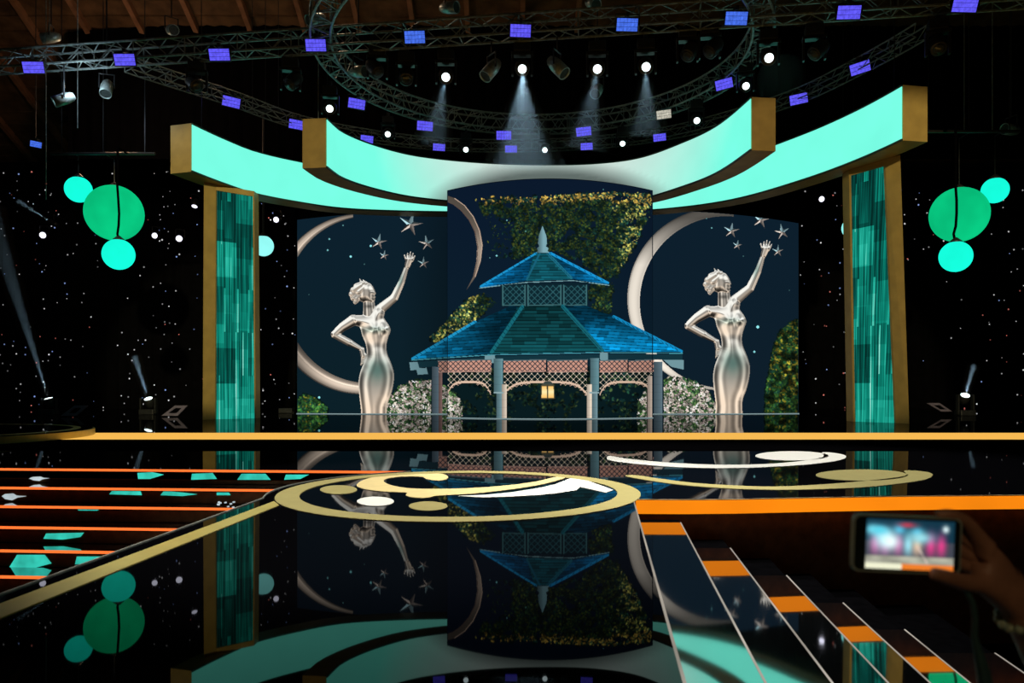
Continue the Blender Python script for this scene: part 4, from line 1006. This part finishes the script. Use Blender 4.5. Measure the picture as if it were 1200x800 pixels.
wash(778, 134, on_ring(778) - .36, 'pale unlit-looking white wash light on the round truss at the right', -6, .7, glow('pale_white_cells', rgb(200, 196, 180), .9, .3, 9))
wash(42, 169, 24.5, 'small blue LED wash light low before the timber roof, far left', 8, .50, M_blue)
p = P(42, 169, 24.38); tag(MB().tube([Vector((p.x, p.y, roof_z(p.y) - .03)), p], .014, 5).build('hanging_cable', M_body), 'thin dark cable holding the small blue wash light at the far left', 'cable')

# ------------------------------------------------------------------ moving-head spotlights
def head_proto(name, mbody, mlens, rl=.115):
    o = empty(name, (0, 0, 0), 'x', 'stage light')
    h = empty('lamp_head', (0, 0, 0), None, None); h.parent = o
    M = Matrix.Rotation(math.radians(90), 4, 'X')           # lathe axis z -> -y
    MB().lathe([(.07, -.42), (.15, -.38), (.20, -.22), (.19, -.05), (.175, .02), (.185, .04), (.165, .05)], 18, M).build('head_shell', mbody, h, True)
    MB().lathe([(.02, .045), (rl, .045), (rl * .7, .065), (.01, .075)], 18, M).build('lens', mlens, h, True)
    for s in (-1, 1): MB().box((s * .245, .1, .12), (.05, .14, .52)).build('yoke_arm', mbody, o, bevel=.01)
    MB().box((0, .1, .40), (.55, .22, .08)).build('yoke_bridge', mbody, o, bevel=.01)
    MB().box((0, .1, .56), (.42, .34, .24)).build('base', mbody, o, bevel=.015)
    MB().box((0, .1, .76), (.10, .12, .18)).build('clamp', mbody, o)
    return o
def merged_head(name, mbody, mlens, rl=.115):               # head shell and lens directly under the thing
    o = head_proto(name, mbody, mlens, rl)
    h = [c for c in o.children if c.type == 'EMPTY'][0]
    for c in list(h.children): c.parent = o
    bpy.data.objects.remove(h); return o
def place_head(proto, px, py, d, label, tilt, roll=0, s=1.0, group=None, pan=None, first={}):
    if proto.name not in first: o = proto; first[proto.name] = 1
    else: o = copy_tree(proto)
    p = P(px, py, d); o.location = p; o.scale = (s, s, s)
    R = Matrix.Rotation(math.radians(tilt), 4, 'X') @ Matrix.Rotation(math.radians(roll), 4, 'Z')
    yaw = math.atan2(p.x, p.y) * -.6 if pan is None else math.radians(pan)
    o.rotation_euler = (0, 0, yaw)
    for c in o.children:
        if c.name.split('.')[0] in ('head_shell', 'lens'): c.rotation_euler = R.to_euler()
    o['label'] = label
    if group: o['group'] = group
    return o
hp = merged_head('moving_spotlight', M_body, M_lens)
GH = 'lit moving spotlights on the trusses'
for i, (x, y) in enumerate([(522.5, 90), (612, 80.5), (700, 80.5), (757, 78), (901, 67.5)]):
    place_head(hp, x, y, on_main(x) + .1, 'lit moving spotlight with white lens under the straight truss, %s of five from the left' % ORD[i], 32, 0, 1.0, GH)
for i, (x, y) in enumerate([(386.5, 127), (454.5, 157), (546, 175), (638.5, 175.5), (729.5, 168), (816.5, 141), (874, 100.5)]):
    place_head(hp, x, y, on_ring(x), 'lit moving spotlight below the round truss, %s of seven from the left' % ORD[i], 30, 0, .82 if 0 < i < 5 else .9, GH)
hd = merged_head('spotlight', M_body, mat('dark_lens', (.05, .06, .06), .15), .14)
GD = 'unlit spotlights on the trusses'
for i, (x, y, t, r) in enumerate([(442, 84, 60, 30), (476, 92, 50, 0), (340, 98, 55, -30), (806, 64, 60, -25), (832, 60, 60, -35), (230, 100, 40, 30), (1100, 56, 50, 0), (955, 62, 60, -40)]):
    place_head(hd, x, y, on_main(x) + .1, 'dark unlit moving spotlight below the straight truss, %s from the left among the dark ones' % ['third', 'fourth', 'second', 'fifth', 'sixth', 'first', 'eighth', 'seventh'][i], t, r, 1.0, GD)
def par_can(px, py, d, dirn, L, label, m=M_silver, r=.17, hang=True, top=None, lens=None):
    p = P(px, py, d); dv = Vector(dirn).normalized(); q = dv.to_track_quat('Z', 'Y').to_matrix().to_4x4()
    o = empty('par_light', tuple(p), label, 'stage light'); M = Matrix.Translation(p) @ q
    MB().lathe([(r * .55, -L / 2), (r * .8, -L * .38), (r, -L * .1), (r, L / 2), (r * .93, L / 2), (r * .9, L * .4)], 16, M).build('can', m, o, True)
    MB().lathe([(.01, L * .42), (r * .88, L * .42), (r * .88, L * .45), (.01, L * .45)], 16, M).build('lens', lens or mat('dark_lens', (.05, .06, .06), .15), o)
    s = q.to_3x3() @ Vector((1, 0, 0)); u = Vector((0, 0, 1))
    MB().tube([p - s * (r + .03), p - s * (r + .03) + u * .38, p + s * (r + .03) + u * .38, p + s * (r + .03)], .022, 5).build('yoke', M_body, o)
    if hang:
        zt = top if top else p.z + .7
        MB().tube([p + u * .37, Vector((p.x, p.y, zt))], .02, 5).build('pipe', M_body, o)
    return o
par_can(576, 81, on_main(576), (-.55, -.35, -.8), .62, 'grey tilted floodlight leaning left under the straight truss', top=9.7)
par_can(653, 78, on_main(653), (.6, -.35, -.75), .62, 'grey tilted floodlight leaning right under the straight truss', top=9.7)
M_cool = glow('cool_white_lens', rgb(190, 250, 250), 1.6)
wl = par_can(75, 116, on_main(75) - .3, (-.8, -.45, -.5), .55, 'shiny lamp lit blue-white hanging from a bent arm at the left truss', top=ZM - .2, lens=M_cool, r=.15)
for x, y, d, v, lab in [(60, 44, 23.5, (-.9, -.2, -.2), 'grey work lamp hanging on a chain near the timber roof, upper left'), (201, 35, 23, (.5, -.6, -.3), 'grey lamp cluster unit hanging before the black drape, left'), (370, 22, 21.5, (-.6, -.5, -.4), 'grey-green unlit lamp hanging above the left end of the round truss'),
                       (526, 9, 20.5, (.8, -.5, -.2), 'grey-green unlit lamp at the very top left of centre'), (694, 4, 20.5, (.3, -.7, -.5), 'grey-green unlit lamp at the very top right of centre'), (125, 103, 21, (.15, -.5, -.8), 'white unlit lamp head below the left part of the straight truss'),
                       (420, 36 + 48, 21, (.7, -.5, -.2), 'small grey lamp low on the left curve of the round truss'), (1185, 152, 22, (-1, -.3, 0), 'grey lamp lying on the pipe at the far right'), (700, 106, 22.5, (-.3, -.6, -.6), 'dim grey lamp below the third lit spotlight')]:
    par_can(x, y, d, v, .55, lab, top=roof_z(d) - .03, r=.16)
# cables down from the roof at the left
for x, y0, y1, d, lab in [(54, 118, 234, 23.0, 'thin cable hanging down at the far left'), (91, 120, 150, 21.0, 'thin short cable under the lit truss lamp'), (373, 110, 141, 20.6, 'thin wire holding the left end of the inner canopy'), (1163, 40, 155, 20.4, 'thin pale cable hanging at the far right'), (1130, 80, 155, 20.4, 'thin dark cable left of the far right cable'), (58, -10, 42, 23.2, 'thin chain above the work lamp, upper left')]:
    tag(MB().tube([Vector((P(x, y0, d).x, d, roof_z(d) - .03)), P(x, y1, d)], .012, 5).build('hanging_cable', M_truss), lab, 'cable')

# ------------------------------------------------------------------ small lamps among the star curtains
M_pw = glow('small_white_lens', rgb(235, 235, 255), 2.0)
for x, y, s, v, lab in [(52, 275, 1.0, (.2, -1, -.3), 'small lit white lamp in the left star curtain, below the slanting beam'), (63, 262, .8, (-.8, -.5, .45), 'lit white lamp sending a slanting beam at the far left edge'), (183, 276, .9, (.1, -1, -.2), 'small lit white lamp just right of the left globe lamps'), (211, 279, 1.0, (.2, -1, -.3), 'small lit lilac lamp left of the left pillar'),
                        (229, 238, .9, (0, -.5, -.9), 'small white downlight under the left end of the outer canopy'), (325, 257, .9, (0, -1, -.3), 'small lit lamp above the pale globe, left of the left screen'), (961, 233, .9, (0, -1, -.3), 'small lit lamp under the right half of the outer canopy')]:
    pc = par_can(x, y, 32.7, v, .4, lab, M_body, .15 * s, False, None, M_pw)
    p = P(x, y, 32.7); MB().tube([p + Vector((0, 0, .38)), Vector((p.x, 33.56, p.z + .38))], .02, 5).build('arm', M_body, pc)

# ------------------------------------------------------------------ floor beam lights and floor frames
def floor_light(px, py, d, tx, ty, label):
    p = P(px, py, d); dv = (P(tx, ty, d - .6) - p).normalized(); o = empty('floor_spotlight', (p.x, p.y, 0), label, 'stage light')
    q = dv.to_track_quat('Z', 'Y').to_matrix().to_4x4(); M = Matrix.Translation(p) @ q @ Matrix.Scale(.8, 4)
    MB().lathe([(.08, -.4), (.16, -.34), (.20, -.15), (.19, 0), (.17, .02)], 16, M).build('head_shell', M_body, o, True)
    MB().lathe([(.01, .025), (.17, .025), (.12, .05), (.01, .06)], 16, M).build('lens', M_lens, o)
    MB().box((p.x, p.y, .09), (.5, .4, .18)).build('base', M_body, o, bevel=.02)
    for s in (-1, 1): MB().box((p.x + s * .25, p.y, p.z / 2 + .04), (.05, .14, p.z)).build('yoke_arm', M_body, o)
    return p, dv
beams = []
p, dv = floor_light(57, 467.5, 26, 14, 330, 'floor spotlight throwing a tall white beam up and left at the far left'); beams.append((p, dv, 6.5, .035, .02, 'tall hazy white beam rising from the left floor spotlight', 6000, 3.0))
p, dv = floor_light(174, 467.5, 26, 160, 425, 'floor spotlight with a short beam left of the left pillar'); beams.append((p, dv, 1.5, .1, .0, 'short hazy beam rising from the floor spotlight left of the pillar', 4200, 4.2))
p, dv = floor_light(1131, 463.5, 25, 1140, 432, 'floor spotlight with a short beam right of the right pillar'); beams.append((p, dv, 1.1, .1, .0, 'short hazy beam rising from the floor spotlight at the right', 3600, 4.2))
M_frame = mat('lilac_grey_frame', (.16, .14, .22), .5)
for pts, d, lab in [([(71, 487), (87, 475), (103, 475), (89, 487)], 23.8, 'dim lilac slanted floor frame at the far left'), ([(189, 487), (205, 475), (220, 475), (208, 487)], 23.8, 'dim lilac slanted floor frame left of the left pillar'), ([(1086, 472), (1101, 472), (1116, 482), (1103, 482)], 25, 'dim lilac slanted floor frame right of the right pillar')]:
    q = [P(x, y, d) for x, y in pts]; q = [Vector((v.x, v.y, max(v.z, .03))) for v in q]
    cen = sum(q, Vector()) / 4; inn = [cen + (v - cen) * .5 for v in q]; mb = MB()
    for i in range(4):
        j = (i + 1) % 4; fr = [q[i], q[j], inn[j], inn[i]]; mb.hexa(fr, [v + Vector((0, .06, 0)) for v in fr])
    tag(mb.build('floor_frame', M_frame), lab, 'frame')

# ------------------------------------------------------------------ haze in the beams, lit by real spot lamps
M_haze = bpy.data.materials.new('haze'); M_haze.use_nodes = True; nt = M_haze.node_tree; nt.nodes.clear()
out = nt.nodes.new('ShaderNodeOutputMaterial'); vs_ = nt.nodes.new('ShaderNodeVolumeScatter'); vs_.inputs['Density'].default_value = .045; vs_.inputs['Anisotropy'].default_value = .2
nt.links.new(vs_.outputs[0], out.inputs['Volume'])
def haze(p, dv, L, half, label, power, color=(.50, .80, 1.0), r0=.11):
    dv = dv.normalized(); apex = p - dv * (r0 / math.tan(half)); M = Matrix.Translation(p + dv * .12) @ dv.to_track_quat('Z', 'Y').to_matrix().to_4x4()
    r1 = r0 + L * math.tan(half)
    o = MB().lathe([(r0 * 1.15, 0), (r1 * 1.12, L)], 20, M).build('haze_beam', M_haze); tag(o, label, 'light beam', None, 'stuff')
    l = bpy.data.lights.new('beam_lamp', 'SPOT'); l.energy = power; l.color = color; l.shadow_soft_size = .03; l.spot_size = half * 2; l.spot_blend = .5
    s = bpy.data.objects.new('beam_lamp', l); COL.objects.link(s); s.location = p + dv * .10; s.rotation_euler = dv.to_track_quat('-Z', 'Y').to_euler()
for p, dv, L, _, _, lab, pw, half in beams: haze(p, dv, L, math.radians(half), lab, pw)
for i, (x, y, ex, ey, L, half, pw) in enumerate([(522.5, 90, 512, 145, 1.6, 15, 520), (612, 80.5, 613, 150, 2.3, 22, 1500), (700, 80.5, 688, 150, 1.8, 16, 520), (757, 78, 757, 140, 1.5, 17, 520), (901, 67.5, 926, 112, 1.4, 20, 520)]):
    d = on_main(x) - .02; p = P(x, y, d); haze(p, P(ex, ey, d + (2.2 if i == 4 else .5)) - p, L, math.radians(half), 'hazy light cone falling from the %s lit spotlight of the straight truss' % ORD[i], pw)

p = P(63, 262, 32.5); haze(p, P(30, 241, 31.5) - p, 1.5, math.radians(4), 'short slanting hazy beam from the lamp at the far left edge', 2500)
p = P(336, 484, 27.5); floor_light(336, 486, 27.5, 346, 425, 'dim floor spotlight just left of the left screen'); haze(p, P(347, 425, 27) - p, 1.9, math.radians(3.5), 'faint hazy beam just left of the left screen', 500)

# ------------------------------------------------------------------ phone held up by a spectator
DP = 1.05
def PP(x, y, dd=0): return P(x, y, DP + dd)
ph = empty('phone', tuple(PP(1063, 638)), 'phone held up sideways, its screen showing the bright stage', 'phone')
rz = math.radians(2.5)
def pl_pt(u, v, dy=0): c = PP(1063, 638); return Vector((c.x + u * math.cos(rz) + v * math.sin(rz), c.y + dy, c.z - u * math.sin(rz) + v * math.cos(rz)))
def rrect(hw, hh, r, n=6):
    out = []
    for cx, cy, a0 in ((hw - r, hh - r, 0), (-hw + r, hh - r, 90), (-hw + r, -hh + r, 180), (hw - r, -hh + r, 270)):
        for i in range(n + 1):
            a = math.radians(a0 + 90 * i / n); out.append((cx + r * math.cos(a), cy + r * math.sin(a)))
    return out
def slab(name, hw, hh, r, y0, y1, m, u0=0, v0=0):
    ring_ = rrect(hw, hh, r); n = len(ring_)
    vs = [pl_pt(u + u0, v + v0, y0) for u, v in ring_] + [pl_pt(u + u0, v + v0, y1) for u, v in ring_]
    return MB().add(vs, [tuple(range(n)), tuple(range(2 * n - 1, n - 1, -1))] + [((i + 1) % n, i, i + n, (i + 1) % n + n) for i in range(n)]).build(name, m, ph)
M_ph = mat('phone_body', (.10, .16, .16), .3, .4); M_bez = mat('phone_bezel', (.012, .02, .02), .15)
slab('body', .076, .040, .010, .0, .008, mat('phone_case_rim', (.35, .45, .40), .35, .3)); slab('bezel', .0735, .0375, .009, -.0006, .0002, M_bez)
# picture on the phone
nu, nv = 64, 40; V, Cc = [], []; prr = random.Random(5); blobs = []
for i in range(7):
    u = .10 + .125 * i + prr.uniform(-.02, .02); blobs.append((u, .50, .055, .22, prr.choice([(120, 210, 225), (215, 60, 130), (235, 215, 190), (225, 190, 160), (150, 220, 235), (190, 90, 150)])))
for i in range(6): blobs.append((prr.uniform(.05, .9), prr.uniform(.18, .32), .07, .10, prr.choice([(70, 180, 215), (110, 205, 225), (160, 210, 190)])))
blobs += [(.22, .42, .14, .20, (190, 240, 245)), (.28, .45, .08, .13, (235, 250, 250)), (.62,.35,.14,.12,(150,215,225)), (.46, .10, .10, .05, (190, 60, 80)), (.90, .16, .035, .07, (235, 255, 255)), (.14, .22, .09, .07, (90, 205, 225))]
for j in range(nv + 1):
    for i in range(nu + 1):
        u, v = i / nu, j / nv; c = np.array([16, 50, 66.]) if v < .45 else np.array([60, 66, 76.])
        for bu, bv, ru, rv, bc in blobs:
            w_ = math.exp(-((u - bu) / ru) ** 2 - ((v - bv) / rv) ** 2); c = c * (1 - w_) + np.array(bc) * w_
        if v > .74: c = np.array([150, 150, 135.]) * (.8 + .4 * vnoise(u * 9, v * 9))
        if v > .88: c = np.array([230, 230, 200.]) if u < .42 else np.array([226, 120, 40.])
        if abs((u - .62) - (v - .62) * .35) < .006 and .5 < v < .86: c = np.array([220, 200, 190.])
        V.append(pl_pt(-.058 + .123 * u, .0345 - .069 * v, -.0012)); Cc.append(lin(np.clip(c, 0, 255) / 255))
me = bpy.data.meshes.new('screen'); off = world_loc(ph)
me.from_pydata([tuple(v - off) for v in V], [], [(j * (nu + 1) + i, (j + 1) * (nu + 1) + i, (j + 1) * (nu + 1) + i + 1, j * (nu + 1) + i + 1) for j in range(nv) for i in range(nu)])
at = me.attributes.new('picture', 'FLOAT_COLOR', 'POINT'); at.data.foreach_set('color', np.array([(*c, 1) for c in Cc], np.float32).ravel())
me.materials.append(picture_mat('phone_picture', 1.15)); o = bpy.data.objects.new('screen', me); COL.objects.link(o); o.parent = ph

# the hand and forearm: a skinned skeleton, one continuous surface
verts, edges, rad = [], [], []
def node(p, r, par=None):
    verts.append(tuple(p)); rad.append(r); k = len(verts) - 1
    if par is not None: edges.append((par, k))
    return k
wr = node(PP(1186, 694, .035), .027)
fa1 = node(PP(1216, 745, .05), .033, wr); fa2 = node(PP(1258, 830, .06), .040, fa1); fa3 = node(PP(1320, 980, .10), .046, fa2); fa4 = node(PP(1380, 1150, .14), .050, fa3)
pm = node(PP(1164, 662, .035), .031, wr)
fingers = [  # knuckle, joints, tip: the index lies over the top edge, the others close behind the phone
    [(1150, 634, .022, .0125), (1132, 610, .012, .0100), (1112, 602, .006, .0085), (1095, 604, .010, .0072)],
    [(1147, 644, .036, .0125), (1120, 620, .034, .0100), (1092, 612, .026, .0088), (1072, 612, .020, .0076)],
    [(1146, 656, .040, .0120), (1112, 638, .038, .0098), (1084, 632, .030, .0086), (1062, 632, .022, .0076)],
    [(1148, 668, .040, .0110), (1116, 656, .038, .0088), (1092, 652, .030, .0078), (1074, 652, .022, .0070)]]
for fg in fingers:
    k = pm
    for x, y, dy, r in fg: k = node(PP(x, y, dy), r, k)
k = pm
for x, y, dy, r in [(1150, 684, .016, .0155), (1128, 682, .000, .0125), (1106, 675, -.012, .0105), (1090, 671, -.013, .0088)]: k = node(PP(x, y, dy), r, k)
me = bpy.data.meshes.new('person'); base = Vector(verts[fa4])
me.from_pydata([tuple(Vector(v) - base) for v in verts], edges, []); me.update()
hand = bpy.data.objects.new('person', me); COL.objects.link(hand); hand.location = base
sk = hand.modifiers.new('skin', 'SKIN'); sk.use_smooth_shade = True
sl_ = me.skin_vertices[0].data
for i, r in enumerate(rad): sl_[i].radius = (r, r); sl_[i].use_root = (i == wr)
sb = hand.modifiers.new('subdivision', 'SUBSURF'); sb.levels = 2; sb.render_levels = 2
me.materials.append(M_skin)
tag(hand, 'raised hand and forearm of a spectator gripping a sideways phone', 'person')
# beaded bracelet and the phone strap
cb = PP(1200, 718, .042); ax = (PP(1216, 745, .05) - PP(1186, 694, .035)).normalized(); e1 = ax.orthogonal().normalized(); e2 = ax.cross(e1)
br = empty('bracelet', tuple(cb), 'pale green beaded bracelet on the wrist below the phone', 'bracelet'); M_bead = mat('pale_green_beads', (.30, .38, .26), .35)
for i in range(16):
    a = 2 * math.pi * i / 16; MB().sphere(cb + (e1 * math.cos(a) + e2 * math.sin(a)) * .034, .0066, 10, 7).build('bead', M_bead, br, True)
tag(MB().tube([PP(x, y, .004) for x, y in [(1128, 680), (1133, 694), (1140, 706), (1143, 724), (1142, 745), (1146, 762), (1152, 785), (1160, 830)]], [.0035, .004, .004, .004, .0045, .006, .009, .012], 8).build('phone_strap', mat('dark_teal_cord', (.03, .08, .08), .5)), 'dark teal cord strap hanging from the phone', 'strap')
